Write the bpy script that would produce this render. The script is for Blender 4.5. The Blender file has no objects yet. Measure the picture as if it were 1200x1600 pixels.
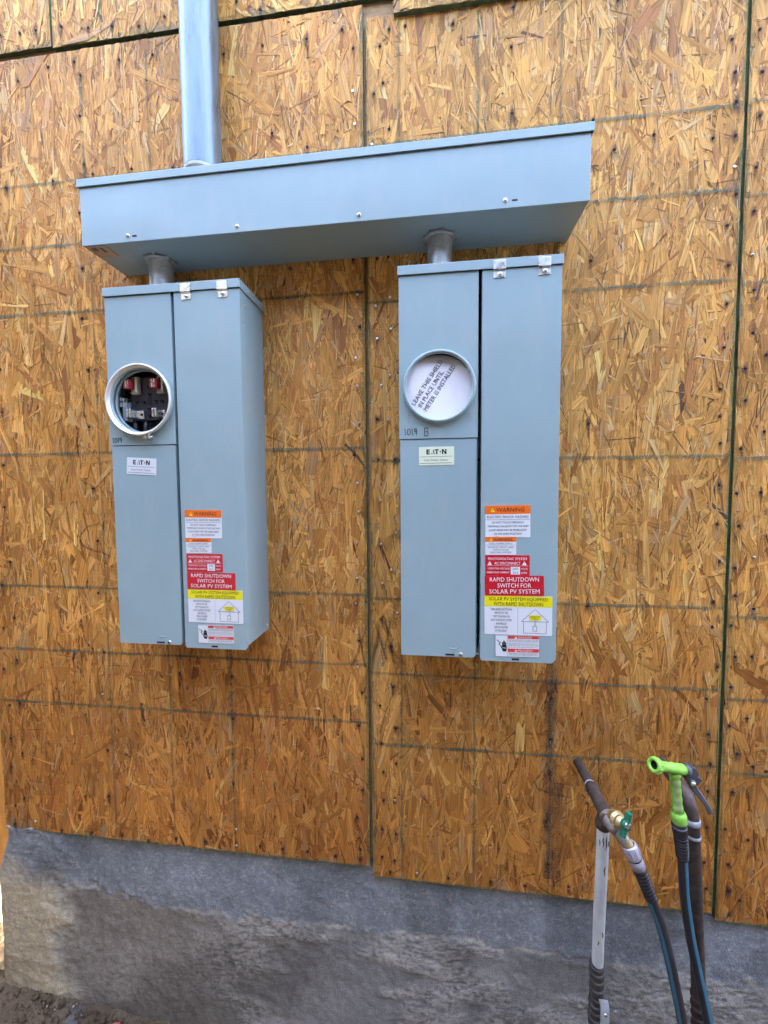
import bpy, math, random
import numpy as np
from mathutils import Vector, Matrix

# ------------------------------------------------------------------ camera, sky, sun, exposure
sc = bpy.context.scene
col = sc.collection
R = math.radians
rng = np.random.default_rng(11)
random.seed(5)

cam_d = bpy.data.cameras.new("camera")
cam = bpy.data.objects.new("camera", cam_d)
col.objects.link(cam)
sc.camera = cam
cam_d.sensor_width = 36.0
cam_d.lens = 36.0 * 625.07 / 1600.0
cam_d.clip_start = 0.02
cam_d.clip_end = 2000.0
YAW, PITCH, ROLL = -0.121975, -0.054422, -0.006894
_f = np.array([math.sin(YAW) * math.cos(PITCH), math.cos(YAW) * math.cos(PITCH), math.sin(PITCH)])
_r = np.array([math.cos(YAW), -math.sin(YAW), 0.0])
_u = np.cross(_r, _f)
_r2 = _r * math.cos(ROLL) + _u * math.sin(ROLL)
_u2 = -_r * math.sin(ROLL) + _u * math.cos(ROLL)
cam.matrix_world = Matrix(((_r2[0], _u2[0], -_f[0], 0.0), (_r2[1], _u2[1], -_f[1], -1.10414),
                           (_r2[2], _u2[2], -_f[2], 1.6), (0, 0, 0, 1)))

SUN_EL = R(57)
world = bpy.data.worlds.new("World")
sc.world = world
world.use_nodes = True
wn = world.node_tree.nodes
sky = wn.new('ShaderNodeTexSky')
sky.sky_type = 'NISHITA'
sky.sun_disc = False
sky.sun_elevation = SUN_EL
sky.sun_rotation = 0.0
sky.air_density = 0.8
sky.dust_density = 6.0
sky.ozone_density = 0.2
wn['Background'].inputs[1].default_value = 0.15
world.node_tree.links.new(sky.outputs[0], wn['Background'].inputs[0])

sun_d = bpy.data.lights.new("sun", 'SUN')
sun_d.energy = 2.2
sun_d.angle = R(0.5)
sun_d.color = (1.0, 0.94, 0.85)
sun = bpy.data.objects.new("sun", sun_d)
col.objects.link(sun)
sun.rotation_euler = Vector((0.0, -math.cos(SUN_EL), -math.sin(SUN_EL))).to_track_quat('-Z', 'Y').to_euler()

sc.view_settings.view_transform = 'Standard'
sc.view_settings.look = 'None'
sc.view_settings.gamma = 1.0
sc.view_settings.use_curve_mapping = False
sc.view_settings.exposure = 4.43
try:
    sc.cycles.use_adaptive_sampling = True
    sc.cycles.adaptive_threshold = 0.02
    sc.cycles.max_bounces = 5
    sc.cycles.diffuse_bounces = 2
    sc.cycles.glossy_bounces = 2
    sc.cycles.transparent_max_bounces = 8
except Exception:
    pass

# ------------------------------------------------------------------ materials
MATS = {}


def mat(name, color, rough=0.6, metal=0.0, spec=0.5, var=0.0, vscale=20.0, bump=0.0, bscale=200.0,
        attr=None, rvar=0.0, stretch=(1, 1, 1), color2=None, alpha_attr=None):
    if name in MATS:
        return MATS[name]
    m = bpy.data.materials.new(name)
    m.use_nodes = True
    nt = m.node_tree
    N, L = nt.nodes, nt.links
    b = N['Principled BSDF']
    b.inputs['Base Color'].default_value = (*color, 1)
    b.inputs['Roughness'].default_value = rough
    b.inputs['Metallic'].default_value = metal
    b.inputs['Specular IOR Level'].default_value = spec
    tc = N.new('ShaderNodeTexCoord')
    mp = N.new('ShaderNodeMapping')
    mp.inputs['Scale'].default_value = stretch
    L.new(tc.outputs['Object'], mp.inputs['Vector'])
    src = None
    if attr:
        a = N.new('ShaderNodeAttribute')
        a.attribute_name = attr
        src = a.outputs['Color']
    if var > 0:
        no = N.new('ShaderNodeTexNoise')
        no.inputs['Scale'].default_value = vscale
        no.inputs['Detail'].default_value = 6
        no.inputs['Roughness'].default_value = 0.65
        L.new(mp.outputs[0], no.inputs['Vector'])
        if color2 is not None:
            mx = N.new('ShaderNodeMix')
            mx.data_type = 'RGBA'
            rp = N.new('ShaderNodeMapRange')
            rp.inputs['From Min'].default_value = 0.5 - 0.25 / max(var, .01) * .5
            rp.inputs['From Max'].default_value = 0.5 + 0.25 / max(var, .01) * .5
            L.new(no.outputs['Fac'], rp.inputs['Value'])
            L.new(rp.outputs[0], mx.inputs['Factor'])
            mx.inputs['A'].default_value = (*color, 1)
            mx.inputs['B'].default_value = (*color2, 1)
            L.new(mx.outputs['Result'], b.inputs['Base Color'])
        else:
            rp = N.new('ShaderNodeMapRange')
            rp.inputs['From Min'].default_value = 0.25
            rp.inputs['From Max'].default_value = 0.75
            rp.inputs['To Min'].default_value = 1 - var
            rp.inputs['To Max'].default_value = 1 + var
            L.new(no.outputs['Fac'], rp.inputs['Value'])
            vm = N.new('ShaderNodeVectorMath')
            vm.operation = 'SCALE'
            if src is not None:
                L.new(src, vm.inputs[0])
            else:
                vm.inputs[0].default_value = color
            L.new(rp.outputs[0], vm.inputs['Scale'])
            L.new(vm.outputs[0], b.inputs['Base Color'])
        if rvar > 0:
            r2 = N.new('ShaderNodeMapRange')
            r2.inputs['From Min'].default_value = 0.3
            r2.inputs['From Max'].default_value = 0.7
            r2.inputs['To Min'].default_value = max(rough - rvar, 0.02)
            r2.inputs['To Max'].default_value = min(rough + rvar, 1)
            L.new(no.outputs['Fac'], r2.inputs['Value'])
            L.new(r2.outputs[0], b.inputs['Roughness'])
    elif src is not None:
        L.new(src, b.inputs['Base Color'])
    if bump > 0:
        nb = N.new('ShaderNodeTexNoise')
        nb.inputs['Scale'].default_value = bscale
        nb.inputs['Detail'].default_value = 4
        L.new(mp.outputs[0], nb.inputs['Vector'])
        bp = N.new('ShaderNodeBump')
        bp.inputs['Strength'].default_value = 1.0
        bp.inputs['Distance'].default_value = bump
        L.new(nb.outputs['Fac'], bp.inputs['Height'])
        L.new(bp.outputs[0], b.inputs['Normal'])
    if alpha_attr:
        a = N.new('ShaderNodeAttribute')
        a.attribute_name = alpha_attr
        n2 = N.new('ShaderNodeTexNoise')
        n2.inputs['Scale'].default_value = 260.0
        n2.inputs['Detail'].default_value = 4
        L.new(tc.outputs['Object'], n2.inputs['Vector'])
        r3 = N.new('ShaderNodeMapRange')
        r3.inputs['From Min'].default_value = 0.3
        r3.inputs['From Max'].default_value = 0.62
        r3.inputs['To Min'].default_value = 0.15
        r3.inputs['To Max'].default_value = 1.0
        L.new(n2.outputs['Fac'], r3.inputs['Value'])
        mu = N.new('ShaderNodeMath')
        mu.operation = 'MULTIPLY'
        L.new(a.outputs['Fac'], mu.inputs[0])
        L.new(r3.outputs[0], mu.inputs[1])
        L.new(mu.outputs[0], b.inputs['Alpha'])
    MATS[name] = m
    return m


def strand_material():
    m = bpy.data.materials.new('osb_strand')
    m.use_nodes = True
    N, L = m.node_tree.nodes, m.node_tree.links
    b = N['Principled BSDF']
    b.inputs['Roughness'].default_value = 0.62
    b.inputs['Specular IOR Level'].default_value = 0.3
    a = N.new('ShaderNodeAttribute')
    a.attribute_name = 'strand_col'
    uv = N.new('ShaderNodeUVMap')
    uv.uv_map = 'grain'
    mp = N.new('ShaderNodeMapping')
    mp.inputs['Scale'].default_value = (9.0, 250.0, 1.0)
    L.new(uv.outputs[0], mp.inputs['Vector'])
    n = N.new('ShaderNodeTexNoise')
    n.inputs['Scale'].default_value = 1.0
    n.inputs['Detail'].default_value = 3
    n.inputs['Distortion'].default_value = 0.4
    L.new(mp.outputs[0], n.inputs['Vector'])
    r = N.new('ShaderNodeMapRange')
    r.inputs['From Min'].default_value = 0.28
    r.inputs['From Max'].default_value = 0.70
    r.inputs['To Min'].default_value = 0.58
    r.inputs['To Max'].default_value = 1.24
    L.new(n.outputs['Fac'], r.inputs['Value'])
    # broad weathering over the whole board (shape of its own)
    tc = N.new('ShaderNodeTexCoord')
    n2 = N.new('ShaderNodeTexNoise')
    n2.inputs['Scale'].default_value = 3.2
    n2.inputs['Detail'].default_value = 5
    L.new(tc.outputs['Object'], n2.inputs['Vector'])
    r2 = N.new('ShaderNodeMapRange')
    r2.inputs['From Min'].default_value = 0.3
    r2.inputs['From Max'].default_value = 0.7
    r2.inputs['To Min'].default_value = 0.78
    r2.inputs['To Max'].default_value = 1.15
    L.new(n2.outputs['Fac'], r2.inputs['Value'])
    mu = N.new('ShaderNodeMath')
    mu.operation = 'MULTIPLY'
    L.new(r.outputs[0], mu.inputs[0])
    L.new(r2.outputs[0], mu.inputs[1])
    vm = N.new('ShaderNodeVectorMath')
    vm.operation = 'SCALE'
    L.new(a.outputs['Color'], vm.inputs[0])
    L.new(mu.outputs[0], vm.inputs['Scale'])
    sep = N.new('ShaderNodeSeparateXYZ')  # damp brown low down, partly standing in for shade towards the ground
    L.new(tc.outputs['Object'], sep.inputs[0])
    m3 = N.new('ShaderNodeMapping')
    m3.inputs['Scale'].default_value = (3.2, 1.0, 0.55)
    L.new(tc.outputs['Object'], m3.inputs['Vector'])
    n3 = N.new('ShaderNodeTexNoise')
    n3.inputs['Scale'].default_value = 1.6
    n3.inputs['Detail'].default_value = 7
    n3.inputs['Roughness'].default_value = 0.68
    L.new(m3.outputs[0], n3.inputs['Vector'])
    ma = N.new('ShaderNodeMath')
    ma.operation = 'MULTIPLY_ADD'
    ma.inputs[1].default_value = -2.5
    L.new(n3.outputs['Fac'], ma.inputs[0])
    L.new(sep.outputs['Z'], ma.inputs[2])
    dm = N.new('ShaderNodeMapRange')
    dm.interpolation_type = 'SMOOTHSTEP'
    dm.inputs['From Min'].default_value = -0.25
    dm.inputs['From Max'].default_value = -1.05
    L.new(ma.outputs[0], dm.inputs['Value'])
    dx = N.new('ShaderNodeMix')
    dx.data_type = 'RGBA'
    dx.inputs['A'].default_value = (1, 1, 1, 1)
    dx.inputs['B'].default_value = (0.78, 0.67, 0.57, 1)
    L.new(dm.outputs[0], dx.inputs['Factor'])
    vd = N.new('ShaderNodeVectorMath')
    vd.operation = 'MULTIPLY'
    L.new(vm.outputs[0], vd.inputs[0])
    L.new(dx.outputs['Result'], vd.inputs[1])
    L.new(vd.outputs[0], b.inputs['Base Color'])
    bp = N.new('ShaderNodeBump')
    bp.inputs['Distance'].default_value = 0.0004
    L.new(n.outputs['Fac'], bp.inputs['Height'])
    L.new(bp.outputs[0], b.inputs['Normal'])
    return m


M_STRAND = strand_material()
M_OSB = mat('osb_core', (0.34, 0.19, 0.08), 0.75, var=0.5, vscale=60, stretch=(1, 1, 0.25), bump=0.001, bscale=90)
M_EDGE = mat('green_edge_seal', (0.012, 0.028, 0.014), 0.8, var=0.6, vscale=45, color2=(0.10, 0.13, 0.05), bump=0.001, bscale=150)
M_GUIDE = mat('green_guide_ink', (0.035, 0.125, 0.092), 0.8, alpha_attr='ink')
M_SEAL = mat('green_sealant', (0.075, 0.16, 0.045), 0.75, alpha_attr='ink')
M_STAIN = mat('nail_stain', (0.035, 0.024, 0.032), 0.85, alpha_attr='ink')
M_MARKER = mat('pencil_line', (0.03, 0.028, 0.025), 0.7, alpha_attr='ink')
M_LUMBER = mat('framing_lumber', (0.42, 0.25, 0.11), 0.75, var=0.3, vscale=18, stretch=(1, 6, 6), bump=0.0006, bscale=60)
M_PAINT = mat('grey_enamel', (0.288, 0.395, 0.412), 0.36, spec=0.5, var=0.05, vscale=3.0, rvar=0.05, bump=0.00008, bscale=420)
def weather_paint(m):
    # settled dust, faint rubbed patches and the slight waviness of sheet steel
    N, L = m.node_tree.nodes, m.node_tree.links
    b = N['Principled BSDF']
    src = b.inputs['Base Color'].links[0].from_socket
    tc = N.new('ShaderNodeTexCoord')
    mp = N.new('ShaderNodeMapping')
    mp.inputs['Scale'].default_value = (1.0, 1.0, 0.35)
    L.new(tc.outputs['Object'], mp.inputs['Vector'])
    n = N.new('ShaderNodeTexNoise')
    n.inputs['Scale'].default_value = 16.0
    n.inputs['Detail'].default_value = 10
    n.inputs['Roughness'].default_value = 0.72
    L.new(mp.outputs[0], n.inputs['Vector'])
    r = N.new('ShaderNodeMapRange')
    r.interpolation_type = 'SMOOTHSTEP'
    r.inputs['From Min'].default_value = 0.45
    r.inputs['From Max'].default_value = 0.78
    r.inputs['To Max'].default_value = 0.30
    L.new(n.outputs['Fac'], r.inputs['Value'])
    mx = N.new('ShaderNodeMix')
    mx.data_type = 'RGBA'
    mx.inputs['B'].default_value = (0.46, 0.46, 0.43, 1)
    L.new(r.outputs[0], mx.inputs['Factor'])
    L.new(src, mx.inputs['A'])
    L.new(mx.outputs['Result'], b.inputs['Base Color'])
    n2 = N.new('ShaderNodeTexNoise')
    n2.inputs['Scale'].default_value = 4.5
    n2.inputs['Detail'].default_value = 1
    L.new(tc.outputs['Object'], n2.inputs['Vector'])
    bp = N.new('ShaderNodeBump')
    bp.inputs['Distance'].default_value = 0.006
    L.new(n2.outputs['Fac'], bp.inputs['Height'])
    old = b.inputs['Normal'].links[0].from_node
    L.new(bp.outputs[0], old.inputs['Normal'])


weather_paint(M_PAINT)
M_PAINT_IN = mat('grey_enamel_inner', (0.22, 0.27, 0.31), 0.5, var=0.04, vscale=6)
M_ZINC = mat('zinc_plated', (0.72, 0.72, 0.66), 0.3, 1.0, var=0.15, vscale=60, rvar=0.1)
M_GALV = mat('galvanised_conduit', (0.160, 0.205, 0.235), 0.38, 0.6, var=0.42, vscale=48, rvar=0.16, stretch=(1, 1, 0.14), bump=0.0002, bscale=70)
M_GALV_DULL = mat('galvanised_dull', (0.42, 0.43, 0.42), 0.40, 0.5, var=0.4, vscale=55, rvar=0.15, bump=0.0003, bscale=120)
M_BLACKHOLE = mat('dark_slot', (0.012, 0.010, 0.009), 0.8)
M_RUSTNAIL = mat('dark_nail', (0.035, 0.026, 0.024), 0.85, 0.0, 0.1, var=0.4, vscale=300)
M_BRIGHTNAIL = mat('bright_nail', (0.80, 0.80, 0.80), 0.28, 1.0)
M_BLACKPL = mat('black_moulding', (0.018, 0.019, 0.028), 0.42, var=0.15, vscale=80)
M_REDPL = mat('red_clip', (0.34, 0.012, 0.035), 0.35)
M_CREAM = mat('cream_insulator', (0.52, 0.46, 0.32), 0.5, var=0.1, vscale=90)
M_TIN = mat('tinned_copper', (0.80, 0.79, 0.75), 0.3, 0.95, var=0.15, vscale=120, rvar=0.08)
M_WHITE = mat('white_vinyl', (0.72, 0.74, 0.75), 0.4)
M_CARD = mat('white_shield_card', (0.80, 0.79, 0.82), 0.6, var=0.03, vscale=12)
M_CREAMLBL = mat('cream_label', (0.74, 0.79, 0.58), 0.4)
M_ORANGE = mat('orange_vinyl', (0.86, 0.155, 0.010), 0.4)
M_RED = mat('red_vinyl', (0.58, 0.010, 0.022), 0.36)
M_RED2 = mat('red_vinyl_bright', (0.66, 0.045, 0.03), 0.36)
M_YELLOW = mat('yellow_vinyl', (0.84, 0.74, 0.006), 0.38)
M_INK = mat('black_ink', (0.014, 0.014, 0.016), 0.5)
M_INKGREY = mat('grey_ink', (0.10, 0.11, 0.13), 0.5)
M_INKW = mat('white_ink', (0.80, 0.80, 0.80), 0.45)
M_KRAFT = mat('tan_paper', (0.46, 0.33, 0.21), 0.7, var=0.12, vscale=40)


# ------------------------------------------------------------------ mesh helpers
class MB:
    def __init__(self):
        self.v, self.f, self.m, self.s = [], [], [], []

    def add(self, verts, faces, m=0, smooth=False):
        o = len(self.v)
        self.v.extend([tuple(map(float, p)) for p in verts])
        for f in faces:
            self.f.append([i + o for i in f])
            self.m.append(m)
            self.s.append(smooth)

    def box(self, x0, x1, y0, y1, z0, z1, m=0):
        v = [(x, y, z) for x in (x0, x1) for y in (y0, y1) for z in (z0, z1)]
        self.add(v, [(0, 1, 3, 2), (4, 6, 7, 5), (0, 4, 5, 1), (2, 3, 7, 6), (0, 2, 6, 4), (1, 5, 7, 3)], m)

    def prism(self, pts, y0, y1, m=0):
        """outline pts in (x,z), front at y0 (towards the viewer), back at y1"""
        n = len(pts)
        v = [(p[0], y0, p[1]) for p in pts] + [(p[0], y1, p[1]) for p in pts]
        fs = [list(range(n)), list(range(2 * n - 1, n - 1, -1))]
        fs += [(i, i + n, (i + 1) % n + n, (i + 1) % n) for i in range(n)]
        self.add(v, fs, m)

    def flat(self, pts, y, m=0):
        self.add([(p[0], y, p[1]) for p in pts], [list(range(len(pts)))], m)

    def tube(self, pts, rad, n=16, m=0, cap=True, smooth=True):
        P = [Vector(p) for p in pts]
        k = len(P)
        rr = rad if hasattr(rad, '__len__') else [rad] * k
        T = []
        for i in range(k):
            a = P[max(i - 1, 0)]
            b = P[min(i + 1, k - 1)]
            T.append((b - a).normalized())
        ref = Vector((0, 0, 1)) if abs(T[0].z) < 0.9 else Vector((1, 0, 0))
        nrm = T[0].cross(ref).normalized()
        vs = []
        for i in range(k):
            nrm = (nrm - T[i] * nrm.dot(T[i])).normalized()
            bi = T[i].cross(nrm)
            for j in range(n):
                a = 2 * math.pi * j / n
                vs.append(P[i] + (nrm * math.cos(a) + bi * math.sin(a)) * rr[i])
        fs = [(i * n + j, i * n + (j + 1) % n, (i + 1) * n + (j + 1) % n, (i + 1) * n + j)
              for i in range(k - 1) for j in range(n)]
        self.add(vs, fs, m, smooth)
        if cap:
            self.add(vs[:n], [list(range(n - 1, -1, -1))], m)
            self.add(vs[-n:], [list(range(n))], m)

    def lathe(self, o, axis, prof, n=32, m=0, smooth=True, closed=False):
        """prof: list of (distance along axis, radius)"""
        ax = Vector(axis).normalized()
        ref = Vector((0, 0, 1)) if abs(ax.z) < 0.9 else Vector((1, 0, 0))
        a1 = ax.cross(ref).normalized()
        a2 = ax.cross(a1)
        o = Vector(o)
        vs = []
        for t, r in prof:
            for j in range(n):
                a = 2 * math.pi * j / n
                vs.append(o + ax * t + (a1 * math.cos(a) + a2 * math.sin(a)) * r)
        k = len(prof)
        fs = []
        for i in range(k if closed else k - 1):
            i2 = (i + 1) % k
            for j in range(n):
                fs.append((i * n + j, i * n + (j + 1) % n, i2 * n + (j + 1) % n, i2 * n + j))
        self.add(vs, fs, m, smooth)

    def build(self, name, mats, parent=None, origin=None, bevel=0.0, seg=2, fix=True):
        if not isinstance(mats, (list, tuple)):
            mats = [mats]
        if origin is None:
            origin = tuple(parent['_o']) if parent is not None else (0, 0, 0)
        me = bpy.data.meshes.new(name)
        V = np.array(self.v, dtype=float) - np.array(origin)
        me.from_pydata(V.tolist(), [], self.f)
        for mt in mats:
            me.materials.append(mt)
        me.polygons.foreach_set('material_index', self.m)
        me.polygons.foreach_set('use_smooth', self.s)
        if fix:
            import bmesh
            bm = bmesh.new()
            bm.from_mesh(me)
            bmesh.ops.recalc_face_normals(bm, faces=bm.faces)
            bm.to_mesh(me)
            bm.free()
        me.update()
        ob = bpy.data.objects.new(name, me)
        col.objects.link(ob)
        if parent is not None:
            ob.parent = parent
            ob['_o'] = list(parent['_o'])
        else:
            ob.location = origin
            ob['_o'] = list(origin)
        if bevel > 0:
            bv = ob.modifiers.new('bevel', 'BEVEL')
            bv.width = bevel
            bv.segments = seg
            bv.limit_method = 'ANGLE'
            bv.angle_limit = R(40)
        return ob


def thing(name, label, cat, loc, group=None):
    e = bpy.data.objects.new(name, None)
    e.empty_display_size = 0.05
    col.objects.link(e)
    e.location = loc
    e['_o'] = list(loc)
    tag(e, label, cat, group)
    return e


def tag(o, label=None, cat=None, group=None, kind=None):
    if label:
        o['label'] = label
    if cat:
        o['category'] = cat
    if group:
        o['group'] = group
    if kind:
        o['kind'] = kind
    return o


def smoothstep(a, b, x):
    t = np.clip((x - a) / (b - a), 0, 1)
    return t * t * (3 - 2 * t)


_lat = np.random.default_rng(77).random((256, 256))


def vnoise(x, y):
    xi = np.floor(x).astype(int)
    yi = np.floor(y).astype(int)
    fx = x - xi
    fy = y - yi
    fx = fx * fx * (3 - 2 * fx)
    fy = fy * fy * (3 - 2 * fy)
    a = _lat[xi % 256, yi % 256]
    b = _lat[(xi + 1) % 256, yi % 256]
    c = _lat[xi % 256, (yi + 1) % 256]
    d = _lat[(xi + 1) % 256, (yi + 1) % 256]
    return (a * (1 - fx) + b * fx) * (1 - fy) + (c * (1 - fx) + d * fx) * fy


def fbm(x, y, s, octv=5, gain=0.5):
    t = 0.0
    am = 1.0
    tot = 0.0
    for i in range(octv):
        t = t + am * vnoise(x * s + 17.3 * i + 50, y * s + 31.7 * i + 50)
        tot += am
        am *= gain
        s *= 2.03
    return t / tot


def grid_object(name, X, Y, Z, colors, material, smooth=True):
    """a sheet of vertices given as 2-D arrays, with per-vertex colours"""
    a, b = X.shape
    me = bpy.data.meshes.new(name)
    n = a * b
    me.vertices.add(n)
    me.vertices.foreach_set('co', np.stack([X, Y, Z], -1).reshape(-1).astype(np.float32))
    idx = np.arange(n).reshape(a, b)
    q = np.stack([idx[:-1, :-1], idx[1:, :-1], idx[1:, 1:], idx[:-1, 1:]], -1).reshape(-1, 4)
    me.loops.add(q.size)
    me.loops.foreach_set('vertex_index', q.reshape(-1).astype(np.int32))
    me.polygons.add(len(q))
    me.polygons.foreach_set('loop_start', np.arange(0, q.size, 4, dtype=np.int32))
    me.polygons.foreach_set('use_smooth', np.full(len(q), smooth))
    if colors is not None:
        at = me.attributes.new('tint', 'FLOAT_COLOR', 'POINT')
        c4 = np.ones((n, 4), dtype=np.float32)
        c4[:, :3] = colors.reshape(-1, 3)
        at.data.foreach_set('color', c4.reshape(-1))
    me.materials.append(material)
    me.update(calc_edges=True)
    me.validate()
    ob = bpy.data.objects.new(name, me)
    col.objects.link(ob)
    ob['_o'] = [0, 0, 0]
    return ob


def smooth_path(P, n=40):
    P = np.array(P, float)
    d = np.r_[0, np.cumsum(np.linalg.norm(np.diff(P, axis=0), axis=1))]
    t = np.linspace(0, d[-1], n)
    # Catmull-Rom through the points
    out = []
    for tt in t:
        i = min(max(np.searchsorted(d, tt) - 1, 0), len(P) - 2)
        p0, p1, p2, p3 = P[max(i - 1, 0)], P[i], P[i + 1], P[min(i + 2, len(P) - 1)]
        s = (tt - d[i]) / (d[i + 1] - d[i])
        out.append(.5 * ((2 * p1) + (-p0 + p2) * s + (2 * p0 - 5 * p1 + 4 * p2 - p3) * s * s + (-p0 + 3 * p1 - 3 * p2 + p3) * s ** 3))
    return out


# ------------------------------------------------------------------ ground
def axis(segs):
    out = []
    for a, b, st in segs:
        out.append(np.arange(a, b, st))
    out.append([segs[-1][1]])
    return np.concatenate(out)


def ground_z(x, y):
    z = np.interp(x, [-3, -1.25, -1.0, -0.8, 0.2, 3], [-0.06, -0.080, -0.115, -0.155, -0.22, -0.24])
    z = z - 0.03 * smoothstep(-0.4, -2.0, y)
    return z


gx = axis([(-600, -60, 60), (-60, -8, 6), (-8, -2.4, 0.28), (-2.4, -1.7, 0.03), (-1.7, -0.55, 0.0075), (-0.55, 2.4, 0.04), (2.4, 8, 0.28), (8, 60, 6), (60, 600, 60)])
gy = axis([(-600, -60, 60), (-60, -6, 6), (-6, -1.2, 0.15), (-1.2, -0.42, 0.03), (-0.42, 0.06, 0.0075), (0.06, 1.6, 0.04), (1.6, 8, 0.3), (8, 60, 6), (60, 600, 60)])
GX, GY = np.meshgrid(gx, gy, indexing='ij')
near = np.exp(-((GX + 0.6) ** 2 + (GY + 0.2) ** 2) / 18.0)
GZ = ground_z(GX, GY) + near * ((fbm(GX, GY, 5, 4) - 0.5) * 0.05 + (fbm(GX + 9, GY, 38, 4, 0.6) - 0.5) * 0.03
                                + np.maximum(fbm(GX, GY + 4, 90, 3) - 0.55, 0) * 0.05)
soil = np.array([0.088, 0.066, 0.045])
tone = 0.6 + 0.9 * fbm(GX, GY, 14, 5, 0.6)
gc = soil[None, None, :] * tone[..., None]
dry = (smoothstep(-1.44, -1.5, GX) * smoothstep(-2.4, -2.0, GX) * smoothstep(-.1, .02, GY) * smoothstep(0.40, 0.60, fbm(GX, GY, 9, 4)))[..., None]
gc = gc * (1 - dry) + np.array([0.40, 0.30, 0.16]) * dry
M_SOIL = mat('soil', (0.1, 0.08, 0.05), 0.95, spec=0.15, var=0.35, vscale=160, attr='tint', bump=0.004, bscale=120)
ground = grid_object('ground', GX, GY, GZ, gc, M_SOIL)
ground['kind'] = 'structure'

# loose grains and crumbs of soil
mb = MB()
ico = [(0, 0, 1)] + [(math.cos(a) * .9, math.sin(a) * .9, .35) for a in np.arange(5) * 2 * math.pi / 5] + \
      [(math.cos(a) * .9, math.sin(a) * .9, -.35) for a in (np.arange(5) + .5) * 2 * math.pi / 5] + [(0, 0, -1)]
icf = [(0, i + 1, (i + 1) % 5 + 1) for i in range(5)] + [(i + 1, i + 6, (i + 1) % 5 + 1) for i in range(5)] + \
      [((i + 1) % 5 + 1, i + 6, (i + 1) % 5 + 6) for i in range(5)] + [(11, (i + 1) % 5 + 6, i + 6) for i in range(5)]
for i in range(3400):
    if i >= 3180:
        x, y = random.uniform(-1.5, -0.5), -abs(random.gauss(0, 0.10)) - 0.004
    elif i < 1900:
        x, y = random.uniform(-1.75, -0.55), -abs(random.gauss(0, 0.16)) - 0.005
        if x < -1.45:
            y = random.uniform(-0.4, 0.7)
    else:
        x, y = random.uniform(-2.5, 2.2), random.uniform(-1.2, -0.02)
    s = random.choice([.0015, .002, .0025, .003, .0045]) * random.uniform(.7, 1.3)
    if i >= 3180:
        s = random.uniform(.005, .013)
    z = float(ground_z(np.array(x), np.array(y))) + s * 0.3 + random.uniform(-.004, .008)
    rot = Matrix.Rotation(random.uniform(0, 6), 3, Vector((random.random(), random.random(), 1)).normalized())
    vs = [rot @ Vector((p[0] * s * random.uniform(.8, 1.4), p[1] * s * random.uniform(.7, 1.2), p[2] * s * random.uniform(.6, 1.0))) + Vector((x, y, z)) for p in ico]
    mb.add(vs, icf, 0 if (random.random() < .94 or i >= 3180) else 1)
crumbs = mb.build('soil_crumbs', [mat('soil_crumb', (0.075, 0.055, 0.036), 0.95, spec=0.1, var=0.4, vscale=120),
                                  mat('pale_crumb', (0.30, 0.27, 0.23), 0.9, var=0.3, vscale=90)], fix=False)
tag(crumbs, 'small crumbs of brown soil and grit scattered along the footing', 'soil', kind='stuff')


# ------------------------------------------------------------------ house wall: framing and OSB sheets
W_LEFT = -1.400
wall = thing('house_wall', 'OSB sheathed house wall with green grid lines, above the grey concrete footing', 'wall', (0, 0, 0.45))

PAL = np.array([[.68, .42, .195], [.60, .345, .135], [.54, .30, .115], [.43, .225, .085], [.43, .205, .10], [.74, .50, .27],
                [.30, .135, .045], [.63, .38, .165], [.50, .31, .20], [.58, .43, .30]])
PW = np.array([.17, .22, .23, .12, .045, .045, .02, .15, .06, .03])


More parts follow.
